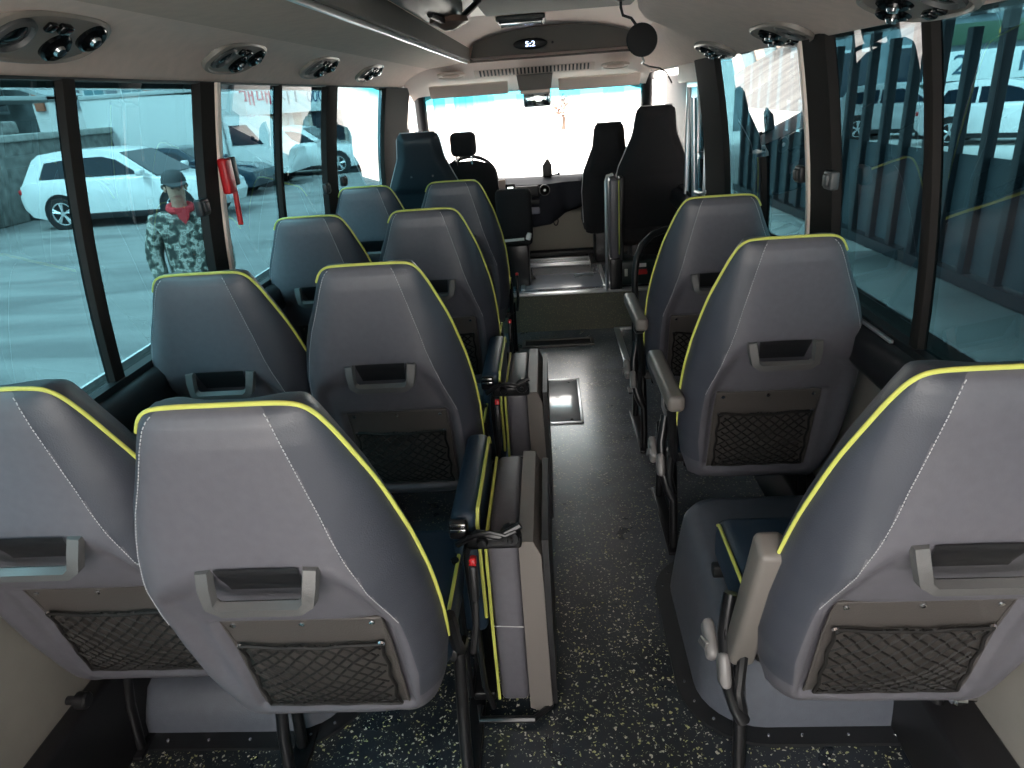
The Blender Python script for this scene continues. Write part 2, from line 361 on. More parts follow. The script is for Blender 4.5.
# front end: windscreen, posts
def ws(s, t):
    x = -.96+1.72*s; return (x, 5.98-.16*t-.10*(2*s-1)**2*1.0, .80+.73*t)
b = B(); b.grid(ws, 16, 10); struct(b.build('window_windscreen', GWIND, ang=80))
for sx, nm in ((-.985, 'left'), (.785, 'right')):
    b = B(); b.tube([(sx, 5.9, .0), (sx, 5.9, .8), (sx*.985, 5.74, 1.6)], .045, 10); struct(b.build('trim_post_'+nm, BLK))
b = B(); b.b2(-1.1, .86, 5.95, 6.0, -.35, .84); struct(b.build('wall_front', WALLP))
b = B(); b.b2(-1.05, .84, 5.79, 5.9, 1.53, 1.72); struct(b.build('roof_front', WHITE))
# rear end (behind the camera): low wall, broad clear rear window
b = B(); b.b2(-1.2, .92, Y0-.04, Y0, -.35, .62); struct(b.build('wall_rear', WALLP))
b = B(); b.grid(lambda s, t: (-1.1+1.92*s, Y0-.02, .62+1.12*t), 1, 1); struct(b.build('window_rear', GREAR))

# passenger door at the right front
b = B()
for y in (3.76, 3.99, 4.28): b.b2(.80, .835, y-.018, y+.018, -.02, 1.5, .006)
for z in (.02, .62, 1.49): b.b2(.80, .835, 3.76, 4.28, z-.02, z+.02, .006)
o = struct(b.build('door_1', ALU))
b = B(); b.b2(.812, .818, 3.77, 4.27, .03, 1.48); o2 = b.build('door_glass', GSIDE, o)
b = B(); b.tube([(.785, 3.90, .15), (.785, 3.90, .95), (.765, 3.90, 1.42)], .016, 10); b.tube([(.785, 3.90, .95), (.80, 3.80, .95), (.80, 3.70, .97)], .010, 8); b.tube([(.785, 3.90, 1.13), (.80, 3.98, 1.13)], .02, 8)
tag(b.build('grab_pole', ALU), 'pale metal grab pole standing inside the passenger door', 'pole')
b = B(); b.b2(.75, .86, 3.74, 4.30, 1.495, 1.60, .01); struct(b.build('trim_door_head', TRIMP))
b = B(); b.b2(.905, .93, 4.30, 5.70, -.02, 1.55, .01); struct(b.build('wall_door_post', BLK))

# wheel arch housings: rounded boxes covered in grey vinyl
def arch(name, xa, xb, y0, y1, h, rad, lab):
    """xa = aisle side, xb = wall side; the two aisle corners are rounded"""
    s = 1 if xa > xb else -1
    def outline(g):
        X = xa+s*g; r = rad+g; pts = []
        for k in range(9):
            a = PI/2*k/8; pts.append((X-s*r+s*r*math.sin(a), y0-g+r-r*math.cos(a)))
        for k in range(9):
            a = PI/2*k/8; pts.append((X-s*r+s*r*math.cos(a), y1+g-r+r*math.sin(a)))
        pts = [(xb, y0-g)]+pts+[(xb, y1+g)]; return pts
    rings = [(outline(.0), .0), (outline(-.004), .05), (outline(-.02), h*.6), (outline(-.035), h-.03), (outline(-.05), h-.008), (outline(-.08), h)]
    b = B(); n = len(rings[0][0]); v = []; f = []
    for r, z in rings: v += [(x, y, z) for x, y in r]
    for i in range(len(rings)-1):
        for j in range(n): f.append((i*n+j, i*n+(j+1) % n, (i+1)*n+(j+1) % n, (i+1)*n+j))
    f.append(tuple((len(rings)-1)*n+j for j in range(n))); b.add(v, f)
    e = empty(name, (0, 0, 0), lab, 'wheel arch')
    b.build('housing', ARCHM, e, ang=50)
    fl = B(); po = outline(.045); pi_ = outline(-.002); n = len(po)
    v = [(x, y, .001) for x, y in po]+[(x, y, .010) for x, y in po]+[(x, y, .013) for x, y in pi_]
    f = [(i, (i+1) % n, n+(i+1) % n, n+i) for i in range(n)]+[(n+i, n+(i+1) % n, 2*n+(i+1) % n, 2*n+i) for i in range(n)]
    fl.add(v, f); fo = fl.build('flange', RUB, e)
    st = outline(.022)[1:-1:2]
    xx = xb
    while abs(xx-(xa-s*rad)) > .12: xx += s*.11; st.append((xx, y0-.022))
    for (x, y) in st: B().lathe([(.0045, 0), (.0035, .003)], (x, y, .012), (0, 0, 1), 8).build('rivet', CHR, fo)
    return e
ARCHM = mat('arch_vinyl', (.10, .11, .135), .36, noise=.06, nscale=40, bump=.3, bscale=350)
arch('wheel_arch', .325, .885, 1.27, 1.93, .30, .15, 'grey rounded wheel arch housing under the nearest seat right of the aisle')
arch('wheel_arch', -.60, -1.165, 1.275, 1.93, .13, .14, 'grey rounded wheel arch housing under the nearest seats left of the aisle')
# ------------------------------------------------------------------ seats
A = math.radians(19); CA, SA = math.cos(A), math.sin(A); ZTOP = 1.13
WT = [(0, .096), (.003, .107), (.010, .118), (.022, .128), (.04, .137), (.06, .146), (.16, .182), (.2, .192), (.3, .214), (.4, .227), (.5, .232), (.62, .230), (.72, .212), (.82, .180)]
LB = .825
def bp(u, d, h):
    """u across, d down the rim plane from the top, h towards the front"""
    return (u, d*SA + h*CA, ZTOP - d*CA + h*SA)
def Wd(d): return lerp(WT, d)
HU = [(0, 0), (.006, -.012), (.02, -.024), (.05, -.038), (.15, -.072), (.25, -.106), (.32, -.121), (.45, -.116), (.62, -.112), (.75, -.112), (.79, -.095), (.812, -.055), (.825, 0)]
HL = [(0, -.03), (.25, -.092), (.30, -.096), (.36, -.090), (.44, -.078), (.55, -.078), (.70, -.094), (.77, -.094), (.80, -.080), (.815, -.045), (.825, 0)]
AISLE = [1]
def wside(d, u): return 1+.09*sm(.04, .26, d) if u*AISLE[0] < 0 else 1
def seam(d, u=1):
    if u*AISLE[0] < 0: return .90
    return lerp([(0, .56), (.2, .63), (.45, .80), (.6, .80)], d)
def rear_h(u, d, raw=False):
    w = Wd(d)*wside(d, u); q = min(1, abs(u)/w); arc = .235+.06*(abs(u)/.17)**2.2
    h = lerp(HU, d)+(lerp(HL, d)-lerp(HU, d))*sm(arc-.02, arc+.065, d)*sm(w*seam(d, u)+.004, w*seam(d, u)-.045, abs(u))
    h *= max(0, 1-q**4.0)**.58 if u*AISLE[0] >= 0 else max(0, 1-q**6.5)**.5
    h += .014*sm(.438, .450, d)*sm(.163, .149, abs(u))*sm(.748, .736, d)
    return h
def front_h(u, d):
    w = Wd(d)*wside(d, u); e = max(0, w-abs(u))
    f = min(1, e/.05)**.5; g = min(1, max(0, d)/.05)**.5; q = min(1, max(0, LB-d)/.05)**.5
    k = min(f, g, q); return .055*k + .018*math.exp(-((e-.04)/.03)**2)*k
def bpoint(s, t, fn):
    d = (.4*t+.6*t**1.8)*LB; q = 2*s-1; q = math.copysign(1-(1-abs(q))**1.35, q); u = q*Wd(d)*wside(d, q); x, y, z = bp(u, d, fn(u, d)); return (x, y, z-.03*q**4*sm(.6, 1, t))
def make_seat_parts(root, aisle=1, buckle=True, legs=True, lever=False, arm=None, detail=True):
    AISLE[0] = aisle; b = B()
    b.grid(lambda s, t: bpoint(s, t, rear_h), 64, 100, mif=lambda s, t: 1 if (1-(1-abs(2*s-1))**1.35) > seam((.4*t+.6*t**1.8)*LB, 2*s-1) and t < .9 else 0)
    k = len(b.v)
    b.grid(lambda s, t: bpoint(s, t, front_h), 30, 46, mi=1)
    back = b.build('backrest', [VIN, VINS], root, ang=70)
    # piping round the rim
    pts = []
    for i in range(9, -1, -1): d = .64*(i/40)**1.8; pts.append(bp(-aisle*(Wd(d)+.002), d, 0))
    for i in range(1, 12): pts.append(bp(aisle*(-Wd(0)+2*Wd(0)*i/12), -.002, 0))
    for i in range(0, 41): d = .64*(i/40)**1.8; pts.append(bp(aisle*(Wd(d)+.002), d, 0))
    # smooth the two shoulder corners
    for _ in range(3): pts = [pts[0]]+[tuple((Vector(pts[i-1])+Vector(pts[i])*2+Vector(pts[i+1]))/4) for i in range(1, len(pts)-1)]+[pts[-1]]
    B().tube(pts, .0037, 8).build('piping', PIPE, root)
    if detail:
        for sgn in (-1, 1):
            st = B(); N = 74; q = []
            for i in range(N+1):
                d = .006+.43*i/N; u = sgn*Wd(d)*wside(d, sgn)*seam(d, sgn); q.append(Vector(bp(u, d, rear_h(u, d)-.0012)))
            for i in range(0, N, 1): st.tube([q[i], q[i]+(q[i+1]-q[i])*.62], .0009, 4)
            st.build('stitching', THREAD, back)
    # grab handle
    h = B(); hh = .035
    prof = [(-.084, .243, 0), (-.082, .262, .016), (-.077, .288, .036), (-.062, .299, .041), (.062, .299, .041), (.077, .288, .036), (.082, .262, .016), (.084, .243, 0)]
    P = [Vector(bp(u, d, rear_h(u, d)-z)) for u, d, z in prof]
    nrm = Vector(bp(0, 0, -1))-Vector(bp(0, 0, 0)); v = []; f = []
    for i, p in enumerate(P):
        dr = (P[min(i+1, len(P)-1)]-P[max(i-1, 0)]).normalized(); sd = dr.cross(nrm).normalized()
        wdt = .013 if 1 < i < len(P)-2 else .014
        for a, c in ((-1, -.5), (-.7, .5), (.7, .5), (1, -.5), (.7, -.8), (-.7, -.8)): v.append(p+sd*a*wdt+nrm*c*.014)
    for i in range(len(P)-1):
        for j in range(6): f.append((i*6+j, i*6+(j+1) % 6, (i+1)*6+(j+1) % 6, (i+1)*6+j))
    f += [tuple(range(6))[::-1], tuple((len(P)-1)*6+j for j in range(6))]
    h.add(v, f); ho = h.build('grab_handle', PLAS, root, ang=35)
    c = B(); c.grid(lambda s, t: bp((2*s-1)*(.066-.008*t), .240+.060*t, rear_h((2*s-1)*.06, .240+.060*t)-.004-.004*math.sin(PI*min(1, max(0, t)))*0), 6, 6)
    c.build('handle_shade', BLK, ho)  # flat black sheet painting the shade in the hollow behind the handle
    # pocket panel with net
    q = B(); ph = 0
    def RP(d): return rear_h(0, max(.455, min(.735, d)))-.004
    def pan(s, t): d = .448+.292*t; return bp((2*s-1)*.143, d, RP(d))
    q.grid(pan, 4, 6); q.grid(lambda s, t: tuple(Vector(pan(s, t))+Vector(bp(0, 0, .006))-Vector(bp(0, 0, 0))), 4, 6)
    e = [(-.166, .572), (.166, .572)]
    po = q.build('pocket_panel', PANEL, root)
    lip = B(); lip.tube([bp(-.144, .449+.29*(9-i)/9, RP(.449+.29*(9-i)/9)) for i in range(10)]+[bp(.144, .449+.29*i/9, RP(.449+.29*i/9)) for i in range(10)], .003, 6); lip.build('panel_binding', PANEL, po)
    for u in (-.125, 0, .125):
        s_ = B(); s_.lathe([(.0060, 0), (.0052, .003), (.003, .0035)], bp(u, .463, RP(.463)-.001), Vector(nrm), 10); s_.build('screw', CHR, po)
    if detail:
        n = B(); z0, z1 = .525, .728; wN = .130
        def npnt(u, d):
            t = (d-z0)/(z1-z0); sag = .010+.018*math.sin(PI*max(0, min(1, t)))*math.cos(u/wN*PI/2)
            return bp(u + .003*math.sin(d*90+u*40), d+.002*math.sin(u*70), RP(d)-sag)
        step = .030
        for sg in (-1, 1):
            u0 = -wN-(z1-z0)*1.2
            while u0 < wN+(z1-z0)*1.2:
                pts = []
                for i in range(13):
                    d = z0+(z1-z0)*i/12; u = u0+sg*(d-z0)*1.15 if sg > 0 else u0+(z1-z0)*1.15-(d-z0)*1.15
                    if abs(u) <= wN: pts.append(npnt(u, d))
                if len(pts) > 1: n.tube(pts, .0024, 4)
                u0 += step
        n.tube([npnt(-wN+2*wN*i/12, z0-.002+.008*math.sin(PI*i/12)) for i in range(13)], .0038, 6)
        n.tube([npnt(-wN, z0+(z1-z0)*i/6) for i in range(7)], .0034, 6); n.tube([npnt(wN, z0+(z1-z0)*i/6) for i in range(7)], .0034, 6)
        n.tube([npnt(-wN+2*wN*i/12, z1) for i in range(13)], .0036, 6)
        no = n.build('pocket_net', CORD, root)
        for u in (-wN, wN):
            s_ = B(); s_.lathe([(.0075, 0), (.006, .004)], bp(u, z0, RP(z0)-.008), Vector(nrm), 8); s_.build('net_fixing', CHR, no)
    # cushion
    cu = B(); cu.box((0, .440, .438), (.435, .37, .125), .035); co_ = cu.build('seat_cushion', NAVY, root)
    for sx in (-1, 1):
        B().tube([(sx*.212, .27, .476), (sx*.212, .30, .492), (sx*.212, .585, .492), (sx*.207, .618, .470)], .0045, 8).build('cushion_piping', PIPE, co_)
    # frame and legs
    fr = B()
    for sx in (-.17, .17): fr.b2(sx-.018, sx+.018, .33, .68, .335, .375, .006)
    for y in (.36, .62): fr.b2(-.215, .215, y-.015, y+.015, .315, .35, .006)
    fr.box((0, .35, .33), (.36, .03, .07), .01)
    for sx in (-.235, .235): fr.tube([bp(sx*.98, .62, .03), bp(sx*.98, .74, .03), (sx*.93, .34, .37), (sx*.93, .36, .34), (sx*.93, .40, .33)], .013, 8)
    fr.build('seat_frame', BLKM, root)
    if legs:
        for sx in (-.215*1, .215):
            B().tube([(sx, .36, .33), (sx, .34, .28), (sx, .30, .14), (sx, .285, .012)], .0145, 10).build('leg', BLKM, root)
            if legs != 'rear':
                B().tube([(sx, .62, .33), (sx, .62, .012)], .0145, 10).build('leg', BLKM, root)
                B().b2(sx-.022, sx+.022, .25, .68, .0, .014, .004).build('floor_rail', BLKM, root)
    sx = aisle
    if arm == 'up':
        a = B(); c0 = Vector(bp(sx*.235, .600, .02)); a.box(c0, (.052, .062, .40), .013, Matrix.Rotation(A*1.05, 3, 'X')); ao = a.build('armrest', TAUPE, root)
        j = B(); j.lathe([(.02, -.02), (.028, -.015), (.028, .015), (.02, .02)], bp(sx*.25, .775, .06), (1, 0, 0), 14); j.tube([bp(sx*.245, .76, .06), bp(sx*.235, .80, .07)], .018, 8); j.build('hinge', BLKM, ao)
    if arm == 'down':
        a = B(); a.box((sx*.255, .30, .645), (.05, .44, .05), .014, Matrix.Rotation(-.03, 3, 'X')); ao = a.build('armrest', TAUPE, root)
        j = B(); j.lathe([(.02, -.022), (.03, -.015), (.03, .015), (.02, .022)], (sx*.250, .20, .61), (1, 0, 0), 14); j.tube([(sx*.25, .20, .61), (sx*.24, .22, .50), (sx*.23, .25, .38)], .016, 8); j.build('hinge', BLKM, ao)
    if lever:
        l = B(); l.box((sx*.285, .33, .375), (.026, .085, .05), .014, Matrix.Rotation(.55, 3, 'X')); l.tube([(sx*.24, .32, .36), (sx*.28, .31, .37)], .012, 8)
        for i in range(5): l.box((sx*.299, .305+.012*i, .382-.007*i), (.006, .006, .040), .001, Matrix.Rotation(.55, 3, 'X'))
        l.box((sx*.268, .27, .35), (.024, .05, .075), .012, Matrix.Rotation(-.5, 3, 'X'))
        l.build('recliner_lever', mat('lever_plastic', (.20, .19, .19), .35), root)
        m_ = B(); m_.tube([(sx*.245, .33, .50), (sx*.262, .30, .42), (sx*.262, .27, .33), (sx*.245, .24, .27), (sx*.23, .235, .24)], .016, 10); m_.tube([(sx*.235, .25, .42), (sx*.245, .23, .33), (sx*.23, .24, .26)], .011, 8)
        m_.build('recliner_mechanism', BLKM, root)
    if buckle:
        k_ = B(); k_.tube([(sx*.252, .33, .36), (sx*.262, .345, .42), (sx*.262, .37, .47)], .008, 8); k_.box((sx*.262, .385, .51), (.018, .032, .085), .006, Matrix.Rotation(-.25, 3, 'X'))
        ko = k_.build('seat_belt_buckle', BLK, root)
        r_ = B(); r_.box((sx*.262, .398, .555), (.016, .026, .022), .005, Matrix.Rotation(-.25, 3, 'X')); r_.build('release_button', RED, ko)

GL = 'passenger seats left of the aisle'; GR = 'passenger seats right of the aisle'
rowsL = [.85, 1.70, 2.58, 3.46]
ordn = ['nearest the camera', 'in the second row', 'in the third row', 'in the fourth row']
sL = empty('passenger_seat', (-.468, rowsL[0], 0), 'grey seat beside the aisle on the left, nearest the camera, whole back in view', 'seat', GL)
make_seat_parts(sL, aisle=1, legs=True)
proto = sL
labsA = ['', 'grey seat with yellow piping, aisle side of the second pair on the left', 'dark grey seat back, aisle side of the third pair on the left', 'dark seat back, aisle side of the fourth pair on the left']
labsW = ['grey seat back cut off by the left edge of the picture', 'grey seat back by the left window, just below the person outside', 'dark grey seat back by the left window, third one from the rear', 'small dark seat back by the left window, below the tall black seat']
for i, y in enumerate(rowsL):
    if i: c = copy_tree(proto); c.location = (-.468, y, 0); c['label'] = labsA[i]
    c = copy_tree(proto); c.location = (-.905, .95 if i == 0 else y, 0); c['label'] = labsW[i]
sR = empty('passenger_seat', (.59, .86, 0), 'grey seat at the right edge, nearest on the right of the aisle, with raised armrest', 'seat', GR)
make_seat_parts(sR, aisle=-1, arm='up', lever=True, buckle=False, legs='rear')
sR2 = empty('passenger_seat', (.59, 1.73, 0), 'grey seat with net pocket, second from the rear on the right, armrest lowered', 'seat', GR)
make_seat_parts(sR2, aisle=-1, arm='down', lever=True, buckle=False)
c = copy_tree(sR2); c.location = (.585, 2.46, 0); c['label'] = 'dark grey seat third from the rear on the right, beside the black hoop rail'

# folded jump seats on the aisle side of the left pairs
def jump(y, dz=0, lab='', s=1):
    r = empty('folding_aisle_seat', (0, y, dz), lab, 'seat', 'folded jump seats along the aisle')
    b = B(); b.box((-.148, .225, .285), (.075, .43, .50), .018); v = b.build('seat_cushion', VIN, r)
    B().tube([(-.190, .012, .045), (-.189, .006, .30), (-.188, .012, .53), (-.187, .03, .537), (-.187, .42, .537)], .0042, 8).build('piping', PIPE, v)
    B().tube([(-.185, .0085, .29), (-.112, .0085, .285)], .0014, 5).build('seam', THREAD, v)
    b = B(); b.prism([(-.110, .02), (-.080, .005), (-.052, .03), (-.058, .50), (-.075, .540), (-.110, .542)], 'y', .004, .446); b.build('shell_edge', TAUPE, r, ang=25)
    b = B(); b.prism([(.025, .01), (.43, .02), (.44, .30), (.43, .525), (.02, .532), (.008, .30)], 'x', -.056, -.040); b.build('backing_board', BLK, r, ang=25)
    # backrest cushion folded flat behind
    b = B(); b.box((-.236, .235, .43), (.066, .42, .36), .022); k = b.build('backrest', NAVY, r)
    B().tube([(-.205, .03, .30), (-.204, .028, .58), (-.203, .05, .607), (-.203, .41, .607), (-.204, .435, .58)], .0048, 8).build('piping', PIPE, k)
    # black metal frame
    b = B(); b.tube([(-.205, -.002, .03), (-.222, -.002, .10), (-.235, -.002, .50), (-.228, .0, .54)], .008, 8); b.tube([(-.265, .01, .06), (-.262, .0, .50)], .010, 8)
    b.b2(-.26, -.20, .02, .42, .03, .055, .006); b.tube([(-.24, .0, .035), (-.24, -.03, .018), (-.10, -.03, .018), (-.06, .01, .018), (-.055, .30, .018)], .0095, 8)
    b.build('frame', BLKM, r)
    # hinge mechanism on the near top corner
    b = B(); b.box((-.165, -.004, .555), (.13, .03, .035), .008); b.lathe([(.022, -.02), (.026, 0), (.018, .016)], (-.125, -.008, .57), (0, -1, 0), 14); b.lathe([(.014, -.02), (.018, 0), (.010, .018)], (-.190, -.010, .56), (0, -1, 0), 12)
    b.tube([(-.25, -.01, .55), (-.20, -.018, .585), (-.15, -.02, .575), (-.10, -.014, .60)], .009, 8); b.box((-.245, .0, .585), (.046, .022, .05), .01); b.build('hinge', BLKM, r)
    b = B(); b.tube([(-.225, -.022, .578), (-.17, -.026, .592), (-.135, -.028, .582), (-.11, -.026, .592)], .0045, 6); b.lathe([(.006, 0), (.007, .006), (.004, .009)], (-.125, -.026, .57), (0, -1, 0), 10); b.build('lever', BLKM, r)
    b = B(); b.b2(-.262, -.226, -.016, -.011, .585, .593, .002); b.b2(-.262, -.226, -.016, -.011, .600, .607, .002); b.build('catch', CHR, r)
    return r
j1 = jump(1.33, lab='folded jump seat beside the nearest pair of seats, taupe edge facing the camera')
j2 = copy_tree(j1); j2.location = (0, 2.20, .0); j2['label'] = 'folded jump seat beside the second pair of seats, standing by the floor hatch'
# ------------------------------------------------------------------ front cabin
# tall reclining seats on the platform
def tall_seat(loc, lab, wtop, w, h, m, name='tall_seat', yaw=0, cat='seat', dark=True):
    r = empty(name, loc, lab, cat)
    a = math.radians(14); ca, sa = math.cos(a), math.sin(a)
    def W(d): return lerp([(0, wtop*.80), (.01, wtop*.93), (.04, wtop), (.16, wtop*1.12), (.42*h, w*.93), (.6*h, w), (.9*h, w*.95), (h, w*.85)], d)
    def P(u, d, q): return (u, d*sa+q*ca, h+.22-d*ca+q*sa)
    def fr(u, d):
        e = max(0, W(d)-abs(u)); k = max(0 if e > .06 else (1-e/.06)**2, 0 if d > .05 else (1-d/.05)**2); return .05*k+(.012*sm(.42*h, .45*h, d)*(1-k))
    def ff(u, d):
        e = max(0, W(d)-abs(u)); k = min(1, e/.05)**.5*min(1, max(0, d)/.04)**.5; return .05+.07*k
    b = B()
    for fn in (fr, ff): b.grid(lambda s, t: P((2*s-1)*W(t*h), t*h, fn((2*s-1)*W(t*h), t*h)), 24, 44)
    bk = b.build('backrest', m, r, ang=70)
    pts = [P(-W(d*h/20), d*h/20, .05) for d in range(18, -1, -1)]+[P(W(d*h/20), d*h/20, .05) for d in range(0, 19)]
    B().tube(pts, .004, 6).build('piping', THREAD if dark else PIPE, r)
    b = B(); b.box((0, .40, .33), (2*w*.95, .42, .13), .035); b.build('seat_cushion', m, r)
    b = B(); b.b2(-w*.7, w*.7, .22, .58, .0, .02, .004); b.b2(-w*.5, w*.5, .28, .52, .02, .27, .01); b.build('pedestal', BLKM, r)
    return r
LEATH = mat('black_leather', (.014, .022, .030), .42, bump=.3, bscale=400)
t1 = tall_seat((-.81, 4.50, PLZ), 'tall black seat left of the aisle at the front, behind the driver', .135, .25, .825, LEATH)
b = B(); b.box((0, .10, .77), (.17, .03, .018), .006); b.tube([(-.07, .06, .79), (-.06, .10, .785), (.06, .10, .785), (.07, .06, .79)], .007, 6); b.build('grab_handle', PLAS, t1)
t2 = tall_seat((.655, 4.42, PLZ), 'large tall black fabric seat on the right at the front by the passenger door', .118, .24, .885, FABK)
t3 = tall_seat((.42, 4.95, PLZ), 'black seat with grey piping further forward, left of the tallest seat', .10, .19, .785, FABK)
# folded jump seat beside the tall right seat
r = empty('folding_front_seat', (.40, 4.46, PLZ), 'slim folded jump seat with pale frame beside the tallest black seat', 'seat')
b = B(); b.box((0, .1, .46), (.06, .22, .50), .015); b.build('seat_cushion', VIN, r)
b = B(); b.tube([(-.05, -.01, .0), (-.05, -.012, .70), (-.04, .0, .73), (-.005, .02, .735)], .010, 8); b.build('frame_tube', ALU, r)
b = B(); b.b2(.034, .060, -.0, .24, .20, .72, .008); b.build('backing_board', BLK, r)
B().tube([(.030, -.012, .24), (.030, -.014, .70)], .004, 6).build('piping', PIPE, r)
b = B(); b.b2(-.03, .05, .0, .2, .0, .21, .01); b.build('base', BLKM, r)
# folded jump seat on the left edge of the platform
r = empty('folding_front_seat', (-.24, 4.60, PLZ), 'dark squarish folded seat on the platform left of the aisle, white lever below', 'seat')
b = B(); b.box((0, .03, .51), (.235, .09, .32), .035); b.build('backrest', FABK, r)
b = B(); b.box((0, .20, .33), (.22, .24, .09), .025); b.build('seat_cushion', FABK, r)
b = B(); b.b2(-.08, .08, .08, .3, .0, .29, .01); b.build('base', BLKM, r)
b = B(); b.tube([(-.09, -.03, .345), (.06, -.03, .35)], .010, 8); b.lathe([(.016, -.02), (.019, 0), (.014, .025)], (.09, -.03, .365), (.2, 0, .6), 12); b.build('lever', WHITE, r)
# driver's seat
r = empty('driver_seat', (-.60, 5.08, PLZ), 'dark driver seat with separate headrest in front of the windscreen', 'seat')
b = B(); b.box((0, .10, .93), (.185, .085, .165), .038); hr = b.build('headrest', FABK, r)
b = B(); b.tube([(-.055, .11, .75), (-.055, .105, .88)], .007, 8); b.tube([(.055, .11, .75), (.055, .105, .88)], .007, 8); b.build('headrest_posts', CHR, hr)
b = B()
def dw(t): return lerp([(0, .085), (.02, .13), (.06, .175), (.16, .215), (.5, .235), (1, .22)], t)
for q in (0, 1): b.grid(lambda s, t: ((2*s-1)*dw(t), .12+(.07 if q else 0)*min(1, t*8)*(1-abs(2*s-1)**4)-.05*(1-q)*(1-abs(2*s-1)**4)*min(1, t*8)+.05*t, .815-.48*t), 16, 20)
b.build('backrest', FABK, r, ang=70)
b = B(); b.box((0, .33, .33), (.46, .44, .13), .035); b.build('seat_cushion', FABK, r)
b = B(); b.b2(-.18, .18, .15, .5, .0, .27, .01); b.build('base', BLKM, r)
# steering wheel
r = empty('steering_wheel', (-.60, 5.42, .92), 'black steering wheel in front of the driver seat', 'steering wheel')
r.rotation_euler = (math.radians(52), 0, 0)
b = B(); b.tube([(.205*math.cos(2*PI*i/32), .205*math.sin(2*PI*i/32), 0) for i in range(32)], .014, 8, closed=True); b.build('rim', BLK, r)
b = B(); b.box((0, 0, -.015), (.13, .10, .04), .015)
for a in (0, PI, -PI/2): b.tube([(.05*math.cos(a), .05*math.sin(a), -.01), (.2*math.cos(a), .2*math.sin(a), 0)], .012, 6)
b.build('hub', BLK, r)
b = B(); b.tube([(0, 0, -.02), (0, .0, -.40)], .03, 10); b.build('column', BLK, r)
# dashboard
r = empty('dashboard', (-.12, 5.62, 0), 'long dark dashboard below the windscreen', 'dashboard')
b = B()
def dsh(s, t):
    x = -.86+1.68*s; cen = math.exp(-((x-.0)/.26)**4) if x < .0 else math.exp(-((x-.0)/.20)**6)
    top = .875+.02*math.exp(-((x+.48)/.2)**2); low = lerp([(-.86, .55), (-.30, .48), (-.05, .50), (.12, .52), (.24, .60), (.40, .66), (.82, .68)], x)
    prof = [(.30, top-.01), (.10, top+.005), (.02, top-.005), (-.03-.07*cen, top-.03), (-.05-.09*cen, (top+low)/2), (-.03-.07*cen, low+.02), (.03, low-.01), (.30, low-.02)]
    p = prof[round(t*7)]; return (x, p[0], p[1])
b.grid(dsh, 60, 7); b.build('fascia', DASH, r, ang=50)
b = B(); b.box((-.06, -.125, .80), (.20, .03, .085), .012); b.build('radio_surround', BLK, r)
def dial(x, z, R_):
    b = B(); b.lathe([(R_, 0), (R_*1.02, .012), (R_*.9, .02), (R_*.75, .012), (R_*.7, .004)], (x, -.145, z), (0, -1, 0), 24); d = b.build('air_vent', BLK, r)
    b = B(); b.lathe([(R_*.96, .014), (R_*.98, .021), (R_*.86, .021), (R_*.84, .014)], (x, -.145, z), (0, -1, 0), 24); b.build('vent_ring', PLAS, d)
    b = B(); b.lathe([(R_*.3, 0), (R_*.25, .022), (.002, .024)], (x, -.145, z), (0, -1, 0), 14); b.build('vent_knob', ALU, d)
dial(.083, .807, .042)
b = B(); b.box((-.245, -.10, .850), (.055, .02, .095), .006); b.build('switch_panel', TRIMP, r)
b = B(); b.box((-.18, -.125, .832), (.075, .02, .07), .012); q = b.build('display_surround', BLK, r)
b = B(); b.box((-.18, -.137, .830), (.042, .004, .028), .003); b.build('display', mat('lit_display', (.7, .75, .7), .4, emit=((.9, 1, .9), 1.2)), q)
b = B(); b.box((-.06, -.135, .655), (.20, .02, .055), .01); b.build('shelf_trim', mat('blue_grey_trim', (.20, .21, .27), .35), r)
b = B(); b.box((-.06, -.13, .72), (.20, .015, .045), .008); b.build('storage_slot', BLK, r)
b = B(); b.b2(-.86, .82, .0, .3, .0, .62, .02); b.build('lower_panel', mat('beige_panel', (.26, .24, .20), .6), r)
b = B(); b.tube([(.16+.018*math.sin(2*PI*i/20), -.015, .545+.035*math.cos(2*PI*i/20)) for i in range(20)], .005, 6, closed=True); b.tube([(.16, -.015, .58), (.16, -.02, .62), (.16, -.03, .655)], .004, 6)
tag(b.build('hanging_strap', BLK), 'small black loop strap hanging below the dashboard', 'strap').location = (-.12, 5.62, 0)
b = B(); b.box((0, 0, .05), (.075, .05, .09), .01); b.prism([(-.037, .09), (.037, .09), (.02, .125), (.0, .145), (-.015, .12)], 'y', -.02, .02)
o = tag(b.build('dashboard_gadget', BLK), 'small black holder standing on the dashboard against the windscreen', 'holder'); o.location = (-.01, 5.70, .875)
b = B(); b.tube([(0, 0, .01), (.09, 0, .02)], .006, 6); b.lathe([(.012, -.01), (.012, .01)], (.09, 0, .022), (1, 0, 0), 8); b.build('arm', BLK, o)
# engine cover strip and platform floor mats edging
b = B(); b.b2(-.45, .40, 5.52, 5.60, PLZ, PLZ+.055, .012); struct(b.build('trim_platform_front', RUB))
r = empty('floor_tray', (.09, 5.1, PLZ), 'shiny metal-edged floor panel on the raised front platform', 'floor panel')
b = B(); b.b2(-.30, .26, -.52, .36, .0, .005, .001); b.build('mat', mat('pale_rubber', (.24, .255, .29), .2, coat=1), r)
b = B()
for x in (-.30, .26): b.b2(x-.014, x+.014, -.53, .37, .0, .012, .003)
for y in (.22, .37): b.b2(-.31, .27, y-.014, y+.014, .0, .014, .003)
b.build('edging', ALU, r)
b = B(); b.prism([(-.028, 0), (.03, 0), (.012, .03), (.004, .08), (-.006, .08)], 'y', -.012, .012)
o = tag(b.build('gear_lever_boot', BLK), 'small black pointed lever on the shiny front platform', 'lever'); o.location = (-.155, 4.86, PLZ+.006)
